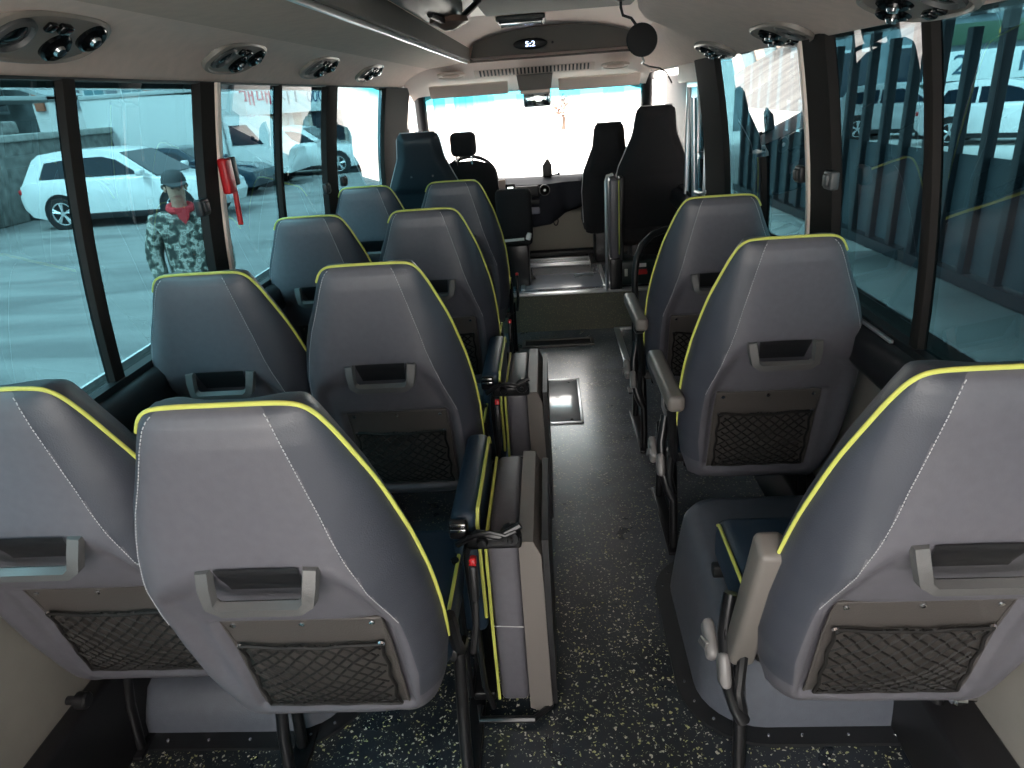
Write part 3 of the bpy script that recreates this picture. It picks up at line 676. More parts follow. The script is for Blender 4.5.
b = B(); b.tube([(-.05, .0, .01), (0, .02, .012), (.05, .03, .01), (.09, .03, .008)], .009, 6)
o = tag(b.build('metal_bar', ALU), 'pale flat metal bar lying on the shiny front platform', 'bar'); o.location = (.20, 4.86, PLZ+.004)

# bulkhead clock, lamp, vents, visors, mirrors -------------------------
r = empty('clock', (-.085, 5.192, 1.806), 'dark oval clock display with blue white digits on the front bulkhead', 'clock')
b = B(); b.lathe([(.115, .0), (.115, .012), (.10, .018), (.002, .018)], (0, 0, 0), (0, -1, 0), 32); o = b.build('case', BLK, r); o.scale = (1, 1, .30)
DIG = mat('blue_digits', (.5, .6, 1), .4, emit=((.55, .68, 1), 2.5))
text('digits', '5:2', .045, (0, -.021, -.002), (PI/2, 0, 0), DIG, r, .0005, sx=1.25)
b = B(); b.lathe([(.008, 0), (.006, .006)], (.15, .0, .0), (0, -1, 0), 10); b.build('sensor', BLK, r)
r = empty('ceiling_light', (-.115, 4.35, 1.880), 'rectangular chrome rimmed lamp on the ceiling before the bulkhead', 'ceiling light')
b = B(); b.box((0, 0, .0), (.27, .30, .03), .012); b.build('bezel', PLAS, r)
b = B(); b.box((0, 0, -.012), (.23, .25, .022), .01); b.build('lens', mat('lamp_lens', (.55, .56, .6), .1), r)
b = B(); b.tube([(-.12, -.13, -.016), (.12, -.13, -.016)], .006, 6); b.tube([(-.12, .13, -.016), (.12, .13, -.016)], .006, 6); b.build('chrome_bar', CHR, r)
# roof hatch frame at the top of view
r = empty('roof_hatch', (.06, 3.45, 1.885), 'dark framed roof hatch at the top edge of the picture', 'hatch')
b = B(); b.box((0, 0, .0), (.84, .86, .03), .014); b.build('frame', TRIMP, r)
b = B(); b.box((.02, 0, -.010), (.72, .74, .03), .014); b.build('panel', CEILD, r)
# dark roof fan unit left of the hatch
r = empty('roof_fan', (-.41, 2.62, 1.83), 'dark fan unit in the roof recess behind the aluminium trim', 'fan')
b = B(); b.box((.02, .0, .0), (.17, .9, .10), .04); b.build('housing', BLK, r)
b = B(); b.lathe([(.07, 0), (.075, .02), (.05, .03), (.02, .045)], (.06, .30, -.045), (0, 0, -1), 20); b.build('motor_cap', mat('brown_plastic', (.10, .06, .045), .4), r)
b = B(); b.tube([(.02, .1, -.052), (.05, .25, -.062), (.09, .42, -.045), (.16, .56, .03)], .012, 6); b.build('bracket', BLK, r)
# header grille
r = empty('air_grille', (-.07, 5.40, 1.655), 'long slotted air grille on the header above the windscreen', 'grille')
rx = math.radians(-16)
b = B(); b.box((0, 0, 0), (.86, .10, .012), .005); b.build('surround', TRIMP, r)
b = B()
for i in range(30): b.box((-.385+.0265*i, -.002, -.007), (.012, .072, .004), .001)
b.build('slots', BLK, r)
r.rotation_euler.x = math.radians(-30)
for x, z, lb in ((-.66, 1.648, 'oval ceiling speaker left of the header air grille'), (.50, 1.636, 'oval ceiling speaker right of the header air grille')):
    r = empty('ceiling_speaker', (x, 5.34, z+.012), lb, 'speaker', 'oval speakers in the header'); r.rotation_euler.x = math.radians(-15)
    b = B(); b.lathe([(.10, 0), (.10, .012), (.09, .018), (.085, .012)], (0, 0, 0), (0, 0, -1), 28); o = b.build('rim', TRIMP, r); o.scale = (1, .62, 1)
    b = B(); b.lathe([(.085, .004), (.06, .013), (.002, .016)], (0, 0, 0), (0, 0, -1), 28); o = b.build('grille', CEILG, r); o.scale = (1, .62, 1)
for x0, x1, z, lb in ((-.86, -.27, 1.552, 'pale sun visor folded up on the left, over the driver'), (.10, .70, 1.545, 'pale sun visor folded up on the right of the mirror')):
    r = empty('sun_visor', ((x0+x1)/2, 5.56, z), lb, 'sun visor', 'sun visors'); r.rotation_euler.x = math.radians(-52)
    b = B(); b.box((0, 0, 0), (x1-x0, .10, .02), .010); b.build('pad', TRIMP, r)
    b = B(); b.tube([(-(x1-x0)/2+.01, .048, .0), ((x1-x0)/2-.01, .048, .0)], .007, 6); b.build('hinge_rod', PLAS, r)
r = empty('overhead_console', (-.07, 5.46, 1.575), 'dark grey console box above the rear view mirror', 'console')
b = B(); b.prism([(-.13, .05), (.13, .05), (.115, -.055), (-.115, -.055)], 'y', -.03, .10); b.build('box', CEILD, r)
b = B(); b.box((0, .02, -.066), (.22, .10, .025), .01); b.build('lens', TRIMP, r)
r = empty('rear_view_mirror', (-.06, 5.50, 1.462), 'rear view mirror hanging above the windscreen centre', 'mirror')
b = B(); b.box((0, 0, 0), (.20, .03, .115), .03); b.build('case', BLK, r)
b = B(); b.box((0, -.014, 0), (.185, .006, .10), .02); b.build('mirror_glass', mat('mirror', (.7, .78, .8), .03, 1), r)
b = B(); b.tube([(0, .02, .03), (0, .04, .10)], .012, 8); b.build('stem', BLK, r)
# round passenger mirror with its cable
r = empty('round_mirror', (.418, 3.27, 1.675), 'round black mirror on a bent stalk hanging from the ceiling', 'mirror')
r.scale = (.86, .86, .86)
b = B(); b.lathe([(.01, -.035), (.05, -.03), (.072, -.012), (.078, .0), (.074, .008), (.002, .008)], (0, 0, 0), (.12, -.98, .12), 32); b.build('shell', BLK, r)
b = B(); b.tube([(-.02, .02, .06), (-.05, .02, .10), (-.09, .02, .115), (-.10, .02, .15), (-.10, .02, .19)], .007, 8); b.lathe([(.035, 0), (.03, .012), (.012, .02)], (-.10, .02, .195), (0, 0, -1), 16); b.build('stalk', BLK, r)
b = B(); P_ = [(.42, 3.29, 1.615), (.47, 3.6, 1.60), (.51, 4.0, 1.605), (.56, 4.4, 1.615), (.63, 4.6, 1.60), (.70, 4.62, 1.585), (.735, 4.6, 1.56), (.76, 4.55, 1.50)]
tag(b.tube(P_, .005, 6).build('mirror_cable', BLK), 'thin black cable running from the round mirror along the ceiling', 'cable')
# overhead passenger service plates
PLATE = mat('vent_plate', (.26, .225, .20), .4)
NOZ = mat('glossy_black', (.006, .006, .007), .12)
def service(y, side, lab, s=1.0):
    if side < 0: p = Vector((-.925, y, 1.662)); n = Vector((.50, 0, -.86)).normalized()
    else: p = Vector((.680, y, 1.612)); n = Vector((-.38, 0, -.92)).normalized()
    r = empty('service_panel', p, lab, 'overhead vent', 'overhead reading light and vent panels')
    zc = -n; yc = Vector((0, 1, 0)); xc = yc.cross(zc); r.rotation_euler = Matrix((xc, yc, zc)).transposed().to_euler(); r.scale = (s, s, s)
    b = B(); N = 28; v = []
    def ring(k, z): return [(.075*k*math.copysign(abs(math.cos(2*PI*i/N))**.7, math.cos(2*PI*i/N)), .17*k*math.copysign(abs(math.sin(2*PI*i/N))**.8, math.sin(2*PI*i/N)), z) for i in range(N)]
    rs = [ring(1, .002), ring(.98, -.010), ring(.90, -.014), ring(.86, -.008)]; v = sum(rs, [])
    f = [(a*N+i, a*N+(i+1) % N, (a+1)*N+(i+1) % N, (a+1)*N+i) for a in range(3) for i in range(N)]+[tuple(3*N+i for i in range(N))]
    b.add(v, f); b.build('plate', PLATE, r, ang=30)
    b = B(); b.lathe([(.046, -.006), (.044, .006), (.036, .010), (.033, .002)], (0, -.095, -.008), (0, 0, -1), 24); lt = b.build('reading_light', PLAS, r)
    b = B(); b.lathe([(.033, 0), (.022, .005), (.002, .007)], (0, -.095, -.008), (0, 0, -1), 20); b.build('lens', NOZ, lt)
    for (x, yy) in ((-.018, .035), (.018, .11)):
        b = B(); b.lathe([(.034, -.004), (.034, .006), (.029, .010), (.026, .004), (.016, .004), (.014, .013), (.004, .015)], (x, yy, -.008), (.15, -.1, -1), 20); q = b.build('air_nozzle', NOZ, r)
        b = B(); b.lathe([(.013, .014), (.010, .019), (.002, .020)], (x, yy, -.008), (.15, -.1, -1), 12); b.build('nozzle_tip', CHR, q)
    b = B(); b.box((.038, .0, -.016), (.022, .030, .014), .005); b.box((.036, -.035, -.014), (.022, .022, .010), .004); b.build('switch', NOZ, r)
service(1.40, -1, 'large overhead light and vent panel at the top left corner')
for y, q in ((2.26, 'second from the rear'), (3.10, 'third from the rear'), (3.98, 'last towards the front')): service(y, -1, 'overhead vent panel above the left windows, '+q)
for y, q in ((1.46, 'cut by the top edge of the picture'), (2.24, 'second one, above the pillar'), (3.07, 'furthest to the front')): service(y, 1, 'overhead vent panel above the right windows, '+q)

# floor and aisle items --------------------------------------------------
r = empty('floor_hatch', (.0, 3.32, 0), 'square service hatch with pale metal edge in the aisle floor', 'hatch')
b = B(); b.b2(-.12, .105, -.27, .27, .0, .004, .001); b.build('lid', mat('hatch_vinyl', (.17, .18, .21), .28, coat=.8), r)
b = B()
for x in (-.125, .11): b.b2(x-.007, x+.007, -.28, .28, .0, .008, .002)
for y in (-.275, .275): b.b2(-.13, .115, y-.007, y+.007, .0, .008, .002)
b.build('edging', ALU, r)
b = B()
for x, y in ((.06, -.24), (.06, .23)): b.lathe([(.008, 0), (.006, .003)], (x, y, .004), (0, 0, 1), 10)
b.build('screws', BLK, r)
r = empty('floor_vent', (.02, 4.22, 0), 'narrow framed heater outlet on the floor before the step', 'vent')
b = B(); b.b2(-.22, .20, -.045, .045, .0, .006, .001); b.build('opening', BLK, r)
b = B()
for y in (-.06, .06): b.b2(-.24, .22, y-.010, y+.010, .0, .012, .003)
for x in (-.23, .21): b.b2(x-.010, x+.010, -.06, .06, .0, .012, .003)
b.build('rim', TAUPE, r)
b = B(); b.b2(.39, .43, 3.66, 4.44, .0, .012, .003); b.b2(.39, .62, 4.42, 4.455, .0, .014, .003)
tag(b.build('floor_edging', ALU), 'angled aluminium edge strip on the floor by the passenger door', 'strip')
# cabinet with coloured controls and black hoop rail
r = empty('control_cabinet', (.54, 4.62, PLZ), 'low dark cabinet with red and white labels behind the black hoop', 'cabinet')
b = B(); b.box((0, .05, .085), (.34, .22, .17), .02); b.build('body', mat('teal_black', (.012, .03, .03), .3), r)
for x, c, w in ((-.10, (.75, .6, .5), .035), (-.055, (.45, .5, .45), .02), (.05, (.5, .02, .02), .07)):
    b = B(); b.box((x, -.062, .09), (w, .004, .05 if w < .05 else .035), .001); b.build('label_plate', mat('label', c, .4), r)
b = B(); b.box((.05, -.062, .135), (.055, .004, .025), .001); b.build('label_plate', WHITE, r)
b = B(); b.lathe([(.008, 0), (.006, .01)], (.085, -.064, .10), (0, -1, 0), 10); b.build('button', CHR, r)
b = B(); b.tube([(.405, 3.4, .02), (.405, 3.4, .64), (.415, 3.41, .71), (.445, 3.44, .77), (.50, 3.48, .81), (.57, 3.52, .825), (.66, 3.55, .82), (.72, 3.56, .79)], .017, 10)
b.b2(.37, .44, 3.36, 3.44, 0, .012, .004)
tag(b.build('hoop_rail', BLK), 'black curved grab rail rising from the floor right of the aisle', 'rail')
# red hammer on left pillar
r = empty('emergency_hammer', (wx(-1, 1.30)+.040, 2.27, 1.29), 'red emergency hammer in its holder on the left pillar', 'hammer')
b = B(); b.box((0, 0, .03), (.028, .055, .11), .008); b.build('holder', RED, r)
b = B(); b.box((.0, .05, .04), (.022, .035, .09), .006); b.build('bracket', BLK, r)
b = B(); b.tube([(.002, .028, -.02), (-.004, .032, -.13)], .009, 8); b.build('handle', RED, r)
# window latches
for side, y, z, lb in ((-1, 2.12, 1.245, 'black latch on the left window beside the man outside'), (-1, 3.41, 1.14, 'black window latch on the left middle pillar'), (1, 2.28, 1.21, 'black latch on the right window pillar'), (-1, 3.72, 1.14, 'black latch just ahead of the left middle pillar'), (1, 2.03, 1.22, 'square black latch at the front end of the long right window')):
    b = B(); b.box((0, 0, 0), (.025, .055, .05), .006); b.box((-side*.014, 0, 0), (.012, .03, .034), .004)
    o = tag(b.build('window_latch', PLAS if side > 0 and y < 2.1 else BLK), lb, 'latch'); o.location = (wx(side, z)-side*.016, y, z)
# knobs on the wall foot
for x, y, z, lb in ((-1.135, 1.11, .31, 'small black knob at the foot of the left wall'), (.85, 1.13, .26, 'small chrome knob at the foot of the right wall')):
    b = B(); b.lathe([(.010, 0), (.010, .02), (.019, .024), (.019, .045), (.014, .05)], (0, 0, 0), (-1 if x > 0 else 1, 0, 0), 14); o = tag(b.build('wall_knob', BLK if x < 0 else CHR), lb, 'knob'); o.location = (x, y, z)
# ------------------------------------------------------------------ outside
GZ = -.65
def ray(px, py): return RW @ Vector(((px-512)/F, -(py-384)/F, -1))
def at(px, py, zc): return Vector((0, 0, H))+ray(px, py)*zc
def ground(px, py): d = ray(px, py); return Vector((0, 0, H))+d*((GZ-H)/d.z)
def asphalt(name, c0, c1, sc):
    m = bpy.data.materials.new(name); m.use_nodes = True; t = m.node_tree; b = t.nodes['Principled BSDF']; L = t.links.new
    c = t.nodes.new('ShaderNodeTexCoord'); n = t.nodes.new('ShaderNodeTexNoise'); n.inputs['Scale'].default_value = sc; n.inputs['Detail'].default_value = 9; n.inputs['Distortion'].default_value = .6
    mp = t.nodes.new('ShaderNodeMapping'); mp.inputs['Scale'].default_value = (.45, 1.6, 1); L(c.outputs['Object'], mp.inputs[0]); L(mp.outputs[0], n.inputs['Vector'])
    r = t.nodes.new('ShaderNodeValToRGB'); e = r.color_ramp.elements; e[0].position = .36; e[0].color = (*c0, 1); e[1].position = .60; e[1].color = (*c1, 1); L(n.outputs['Fac'], r.inputs[0])
    n2 = t.nodes.new('ShaderNodeTexNoise'); n2.inputs['Scale'].default_value = 60; L(c.outputs['Object'], n2.inputs['Vector'])
    mx = t.nodes.new('ShaderNodeMixRGB'); mx.blend_type = 'OVERLAY'; mx.inputs[0].default_value = .35; L(r.outputs[0], mx.inputs[1]); L(n2.outputs['Fac'], mx.inputs[2])
    L(mx.outputs[0], b.inputs['Base Color']); b.inputs['Roughness'].default_value = .85
    return m
b = B(); b.b2(-60, 60, -40, 9.0, GZ-.2, GZ); struct(b.build('ground', asphalt('asphalt', (.17, .17, .17), (.27, .27, .265), .9), smooth=False))
b = B(); b.b2(-60, -3.5, 9.0, 90, GZ-.2, GZ); struct(b.build('ground_left', asphalt('asphalt_far', (.17, .17, .17), (.27, .27, .265), .9), smooth=False))
b = B(); b.b2(-3.5, 60, 9.0, 90, GZ-.2, GZ); struct(b.build('ground_front', asphalt('lit_front_ground', (.55, .54, .52), (.68, .66, .63), .5), smooth=False))  # ground ahead coloured paler so it reads as brightly lit
b = B(); 
for (a, c) in (((14, 226), (38, 215)),):
    p, q = ground(*a)+Vector((.9, 0, 0)), ground(*c)+Vector((.9, 0, 0)); d = (q-p).normalized(); n_ = Vector((-d.y, d.x, 0))*.05
    b.add([p-n_+Vector((0, 0, .004)), q-n_+Vector((0, 0, .004)), q+n_+Vector((0, 0, .004)), p+n_+Vector((0, 0, .004))], [(0, 1, 2, 3)])
tag(b.build('parking_line', WHITE, smooth=False), 'white parking line painted on the asphalt behind the white car', 'road marking')

SUVB = [(-2.12, .30), (-2.25, .50), (-2.27, .72), (-2.20, .98), (-2.05, 1.06), (.80, 1.04), (1.10, 1.00), (1.95, .90), (2.18, .76), (2.25, .52), (2.16, .28), (1.80, .22), (-1.8, .22)]
SUVG = [(-2.16, 1.00), (-1.86, 1.52), (-1.70, 1.62), (-1.2, 1.67), (-.3, 1.66), (.15, 1.58), (1.02, .98)]
SUVW = [[(-1.72, 1.10), (-1.55, 1.44), (-.85, 1.50), (-.85, 1.10)], [(-.78, 1.10), (-.78, 1.50), (-.20, 1.50), (.10, 1.42), (.60, 1.10)]]
SEDB = [(-2.2, .30), (-2.32, .55), (-2.30, .80), (-2.0, .93), (.80, .92), (1.9, .80), (2.25, .66), (2.32, .45), (2.2, .25), (-1.8, .22)]
SEDG = [(-1.8, .88), (-1.25, 1.30), (-.8, 1.43), (-.1, 1.44), (.25, 1.38), (1.0, .88)]
SEDW = [[(-1.35, .97), (-1.05, 1.28), (-.5, 1.34), (-.5, .97)], [(-.43, .97), (-.43, 1.34), (.1, 1.30), (.70, .97)]]
def car(lab, loc, rz, W_, BB, GG, WW, paint, wb=1.34, rw=.35, rear_red=True, name='car', cat='car'):
    r = empty(name, loc, lab, cat, rz=rz)
    b = B()
    def loft(poly, widths, cx, cz):
        n = len(poly); v = []; f = []
        for yy, k in widths: v += [(cx+(x-cx)*k, (yy(z) if callable(yy) else yy), cz+(z-cz)*k) for x, z in poly]
        m = len(widths)
        for i in range(m-1):
            for j in range(n): f.append((i*n+j, i*n+(j+1) % n, (i+1)*n+(j+1) % n, (i+1)*n+j))
        f += [tuple(range(n))[::-1], tuple((m-1)*n+j for j in range(n))]; b.add(v, f)
    h = W_/2
    loft(BB, [(-h, .93), (-h*.985, .975), (-h*.93, 1), (h*.93, 1), (h*.985, .975), (h, .93)], 0, .65)
    zb, zt = GG[0][1], max(z for _, z in GG)
    tp = lambda z: .96-.20*(z-zb)/(zt-zb)
    loft(GG, [(lambda z: -h*tp(z), .985), (lambda z: -h*(tp(z)-.05), 1), (lambda z: h*(tp(z)-.05), 1), (lambda z: h*tp(z), .985)], -.4, zb)
    b.build('body', paint, r, ang=35)
    for sg in (-1, 1):
        for poly in WW:
            g = B(); g.prism(poly, 'y', 0, .012); v = []
            for (x, y, z) in g.v: v.append((x, sg*(h*tp(z)*.998+y*.8), z))
            g.v = v; g.build('side_window', CARGLASS, r, smooth=False)
    # windscreen
    (x0, z0), (x1, z1) = GG[-1], GG[-2]
    g = B(); hh = h*.80
    q = [(x0-.06, -h*.88, z0+.05), (x0-.06, h*.88, z0+.05), (x1+.03, h*.74, z1-.03), (x1+.03, -h*.74, z1-.03)]; nn = Vector((z1-z0, 0, x0-x1)).normalized()*.012
    if nn.x < 0: nn = -nn
    v = [tuple(Vector(p)+nn*k) for k in (.3, 1.6) for p in q]; g.add(v, [(0, 1, 2, 3), (4, 5, 6, 7), (0, 1, 5, 4), (1, 2, 6, 5), (2, 3, 7, 6), (3, 0, 4, 7)]); g.build('windscreen', CARGLASS, r, smooth=False)
    cl = B(); 
    for sg in (-1, 1): cl.b2(-wb+rw+.05, wb-rw-.05, sg*h-.02 if sg > 0 else sg*h-.005, sg*h+.005 if sg > 0 else sg*h+.02, .20, .33, .01)
    cl.b2(-2.2, -1.8, -h*.96, h*.96, .24, .42, .03)
    cl.build('lower_cladding', BLK, r)
    for sx in (-wb, wb):
        for sg in (-1, 1):
            w = B(); w.lathe([(rw+.07, -.01), (rw+.07, .008)], (sx, sg*(h-.0), rw+.01), (0, sg, 0), 28); w.build('wheel_well_shade', BLK, r)  # dark disc standing in for the shaded wheel well
            w = B(); w.lathe([(rw*.6, -.20), (rw*.96, -.19), (rw, -.16), (rw, .0), (rw*.95, .025), (rw*.72, .03), (rw*.70, .0)], (sx, sg*h, rw), (0, sg, 0), 32); wo_ = w.build('wheel', TYRE, r)
            w = B(); w.lathe([(rw*.72, .0), (rw*.72, .028), (rw*.66, .030), (rw*.64, .005)], (sx, sg*h, rw), (0, sg, 0), 32)
            for k in range(5):
                a = 2*PI*k/5+.3
                for da in (-.13, .13): w.tube([(sx+.05*math.cos(a), sg*(h+.022), rw+.05*math.sin(a)), (sx+rw*.68*math.cos(a+da), sg*(h+.022), rw+rw*.68*math.sin(a+da))], .022, 6)
            w.lathe([(.06, .0), (.05, .035)], (sx, sg*h, rw), (0, sg, 0), 16); w.build('rim', mat('rim_alloy', (.62, .64, .65), .3, .4), wo_)
    for sg in (-1, 1):
        m = B(); m.box((.72 if BB is SUVB else .75, sg*(h+.10), zb+.14), (.16, .20, .14), .045); m.build('door_mirror', paint, r)
        if rear_red: l = B(); l.box((-2.20 if BB is SUVB else -2.24, sg*(h*.86), .86 if BB is SUVB else .76), (.10, .24, .11), .03); l.build('tail_lamp', RED, r)
        l = B(); l.box((2.10, sg*h*.80, .70 if BB is SUVB else .62), (.20, .32, .11), .03); l.build('headlamp', mat('headlamp', (.6, .65, .7), .1), r)
        hd_ = B(); 
        for x in (-1.0, -.1): hd_.box((x, sg*(h*.99), .93 if BB is SUVB else .82), (.14, .03, .025), .008)
        hd_.build('door_handles', paint, r)
    g = B(); g.box((2.24, 0, .42), (.04, .5, .11), .01); g.build('number_plate', WHITE, r)
    return r
p1, p2 = ground(60, 226), ground(166, 224)
p1 = Vector((-10.95, 15.35, GZ))
car('white sport utility car parked side on beyond the left window', (p1.x+1.34, p1.y+.95, GZ), math.radians(0), 1.84, SUVB, SUVG, SUVW, WHITE)
DKB = mat('dark_blue_paint', (.012, .035, .06), .2, coat=.6)
q = ground(250, 200); car('dark blue car behind the white car, nose showing beside the red hammer', (q.x-2.35, q.y+1.6, GZ), 0, 1.8, SEDB, SEDG, SEDW, DKB)
q = ground(300, 180); car('white car seen through the second left window under the banner', (q.x-.3, q.y+2.2, GZ), 0, 1.9, SUVB, SUVG, SUVW, WHITE)
# white box truck
tl = at(78, 94, 20.6); tr_ = at(218, 99, 20.6); zt = 2.22
r = empty('box_truck', ((tl.x+tr_.x)/2, tl.y+1.0, GZ), 'large white box truck parked behind the white car', 'truck')
hl = (tr_.x-tl.x)/2
b = B(); b.prism([(-hl, .75), (-hl, zt-GZ+.05), (hl, zt-GZ-.1), (hl, .75)], 'y', -1.05, 1.05); b.build('cargo_box', mat('box_white', (.78, .78, .77), .4), r, smooth=False)
b = B(); b.b2(-hl, hl-.4, -1.08, 1.08, zt-GZ-.02, zt-GZ+.10, .02); b.build('roof_rail', mat('roof_grey', (.5, .52, .52), .4), r)
b = B(); b.prism([(hl+.02, .4), (hl+.02, 2.05), (hl+.15, 2.12), (hl+.75, 2.05), (hl+1.35, 1.28), (hl+1.75, 1.05), (hl+1.85, .4)], 'y', -.95, .95); cb = b.build('cab', WHITE, r, smooth=False)
b = B(); b.prism([(hl+.18, 1.28), (hl+.18, 1.85), (hl+.72, 1.85), (hl+1.15, 1.28)], 'y', -.965, .965); b.build('cab_window', CARGLASS, cb, smooth=False)
for sx in (-hl+.9, hl+1.0):
    for sg in (-1, 1): b = B(); b.lathe([(.2, -.2), (.36, -.18), (.36, 0), (.2, .02)], (sx, sg*.95, .36), (0, sg, 0), 24); b.build('wheel', TYRE, r)
# stone retaining wall on the left
STONE = mat('stone_wall', (.20, .20, .19), .9, noise=.45, nscale=5, bump=.9, bscale=22)
b = B(); b.b2(-13.9, -13.2, 2, 22.5, GZ, 1.30, .05); o = tag(b.build('retaining_wall', STONE), 'rough grey stone retaining wall at the far left', 'wall')
b = B(); b.b2(-14.0, -13.1, 2, 22.5, 1.25, 1.42, .03); b.build('coping', mat('coping', (.38, .38, .36), .8, noise=.2, nscale=6), o)
# building above the wall
r = empty('building', (-17, 18, 0), 'dark building with tall windows and canopy above the stone wall', 'building')
b = B(); b.b2(-3, .0, -9, 6, .9, 7); b.build('wall', mat('old_wall', (.13, .15, .155), .8, noise=.3, nscale=3), r)
for k, y in enumerate((-5.6, -4.2, -2.6, -1.0, .6, 2.2, 3.8)):
    b = B(); b.b2(-.02, .05, y, y+1.0, 2.0, 4.2, .01); w = b.build('window_frame', mat('frame', (.30, .33, .34), .6), r); b = B(); b.b2(.045, .06, y+.08, y+.92, 2.08, 4.1); b.build('pane', CARGLASS, w)
b = B(); b.b2(0, 2.2, 1.2, 5.6, 2.28, 2.40, .02); b.prism([(2.2, 2.30), (2.2, 2.42), (.2, 3.2), (.2, 3.1)], 'y', 3.6, 5.4)
for y in (1.3, 5.4): b.tube([(2.1, y, 1.3), (2.1, y, 2.3)], .06, 8)
b.build('canopy', mat('canopy', (.45, .48, .48), .6), r)
b = B(); b.b2(1.0, 3.0, -8, 1.0, 1.3, 1.75, .1); b.b2(1.2, 2.6, -4.5, -.5, 1.7, 2.05, .15); tag(b.build('stored_material', mat('clutter', (.22, .22, .21), .9, noise=.6, nscale=4), None), 'pile of grey stored material on top of the stone wall', 'pile').location = (-17, 18, 0)
# long shop building across the lot
r = empty('building', (0, 31, 0), 'long low building with window bays and brown shutters behind the parked cars', 'building')
b = B(); b.b2(-26, -3.0, 0, 8, GZ, 6.5); b.build('wall', mat('render_wall', (.58, .56, .55), .8, noise=.1, nscale=2), r)
BR = mat('brick_red', (.38, .12, .07), .8, noise=.2, nscale=8); BRN = mat('brown_shutter', (.30, .20, .14), .7); GR_ = mat('grey_pier', (.20, .22, .25), .7)
x = -24.5; k = 0
while x < -14.5:
    b = B(); b.b2(x, x+.95, -.06, .02, 2.55, 4.2, .01); w = b.build('window_frame', WHITE, r); b = B()
    for j in range(2): b.b2(x+.06+j*.45, x+.45+j*.45, -.08, -.05, 2.62, 4.1)
    b.build('pane', mat('teal_glass', (.10, .22, .26), .15), w)
    b = B(); b.b2(x+1.05, x+1.45, -.10, .02, 2.2, 6, .01); b.build('pilaster', BR if k % 3 == 1 else GR_, r); x += 1.65; k += 1
x = -13.8; k = 0
while x < -3.4:
    b = B(); b.b2(x, x+.36, -.07, .02, GZ, 1.42, .01); b.build('shutter', BRN if k % 2 else mat('pale_shutter', (.42, .36, .32), .7), r); x += .62; k += 1
b = B(); b.b2(-9.9, -8.6, -.09, .0, .2, 1.42, .01); b.build('glass_door', CARGLASS, r)
bx = empty('banner', (0, 30.85, 0), 'white shop banner with red and dark lettering behind the left windows', 'banner')
b = B(); b.b2(-14.0, -8.5, -.05, .0, 1.42, 2.55, .01); b.build('cloth', mat('banner_cloth', (.72, .74, .74), .6), bx)
text('lettering', '매매', .78, (-12.1, -.07, 2.10), (PI/2, 0, 0), mat('banner_red', (.65, .04, .10), .5), bx)
text('lettering', '시1', .78, (-10.75, -.07, 2.05), (PI/2, 0, 0), mat('banner_teal', (.05, .20, .24), .5), bx)
text('lettering', '0000', .66, (-9.45, -.07, 1.98), (PI/2, 0, 0), mat('banner_blue', (.05, .12, .22), .5), bx, sx=.72)
# pale building and tree straight ahead
r = empty('building', (-1, 52, 0), 'pale building far ahead through the windscreen', 'building')
b = B(); b.b2(-8, 14, 0, 6, GZ, 2.6); b.build('wall', mat('white_wall', (.8, .79, .77), .8), r)
for x in range(-7, 13, 3): b = B(); b.b2(x, x+1.4, -.06, 0, .4, 1.5, .02); b.build('window_pane', mat('pale_pane', (.5, .52, .55), .3), r)
r = empty('building', (-4.9, 28.2, 0), 'building with cream and pink columns at the left edge of the windscreen', 'building')
b = B(); b.b2(-2.2, 1.6, 0, 4, GZ, 5.5); b.build('wall', mat('teal_wall', (.30, .42, .46), .7), r)
for k in range(5): b = B(); b.b2(-2.1+.8*k, -1.75+.8*k, -.12, 0, GZ, 5.5, .02); b.build('column', mat('cream_column', (.75, .62, .55), .7), r)
def tree(loc, lab, h, rad, col, n=260):
    r = empty('tree', loc, lab, 'tree'); b = B(); b.tube([(0, 0, 0), (.05, 0, h*.35), (-.05, .05, h*.7)], [.12, .09, .04], 8)
    rnd = random.Random(int(loc[0]*10))
    for k in range(14): a = rnd.random()*2*PI; z = h*(.35+.4*rnd.random()); b.tube([(0, 0, z), (math.cos(a)*rad*.8, math.sin(a)*rad*.8, z+h*.22)], [.035, .01], 5)
    b.build('trunk', mat('bark', (.09, .06, .045), .9), r)
    b = B()
    for k in range(n):
        a, c, q_ = rnd.random()*2*PI, rnd.uniform(-1, 1), rnd.random()**.4; s_ = math.sqrt(1-c*c)
        p = Vector((math.cos(a)*s_*rad*q_, math.sin(a)*s_*rad*q_, h*.72+c*rad*.8*q_)); d = Vector((rnd.uniform(-1, 1), rnd.uniform(-1, 1), rnd.uniform(-1, 1))).normalized()*.14; e = d.orthogonal().normalized()*.10
        b.add([p-d, p+e, p+d, p-e], [(0, 1, 2, 3)])
    b.build('foliage', mat('leaves', col, .8), r, smooth=False)
tree((1.0, 44, GZ), 'small reddish tree straight ahead under the mirror', 1.9, .8, (.55, .36, .32))
tree((-12.5, 46, GZ), 'leafy green tree far left beyond the white car', 6, 2.6, (.14, .28, .07), 400)

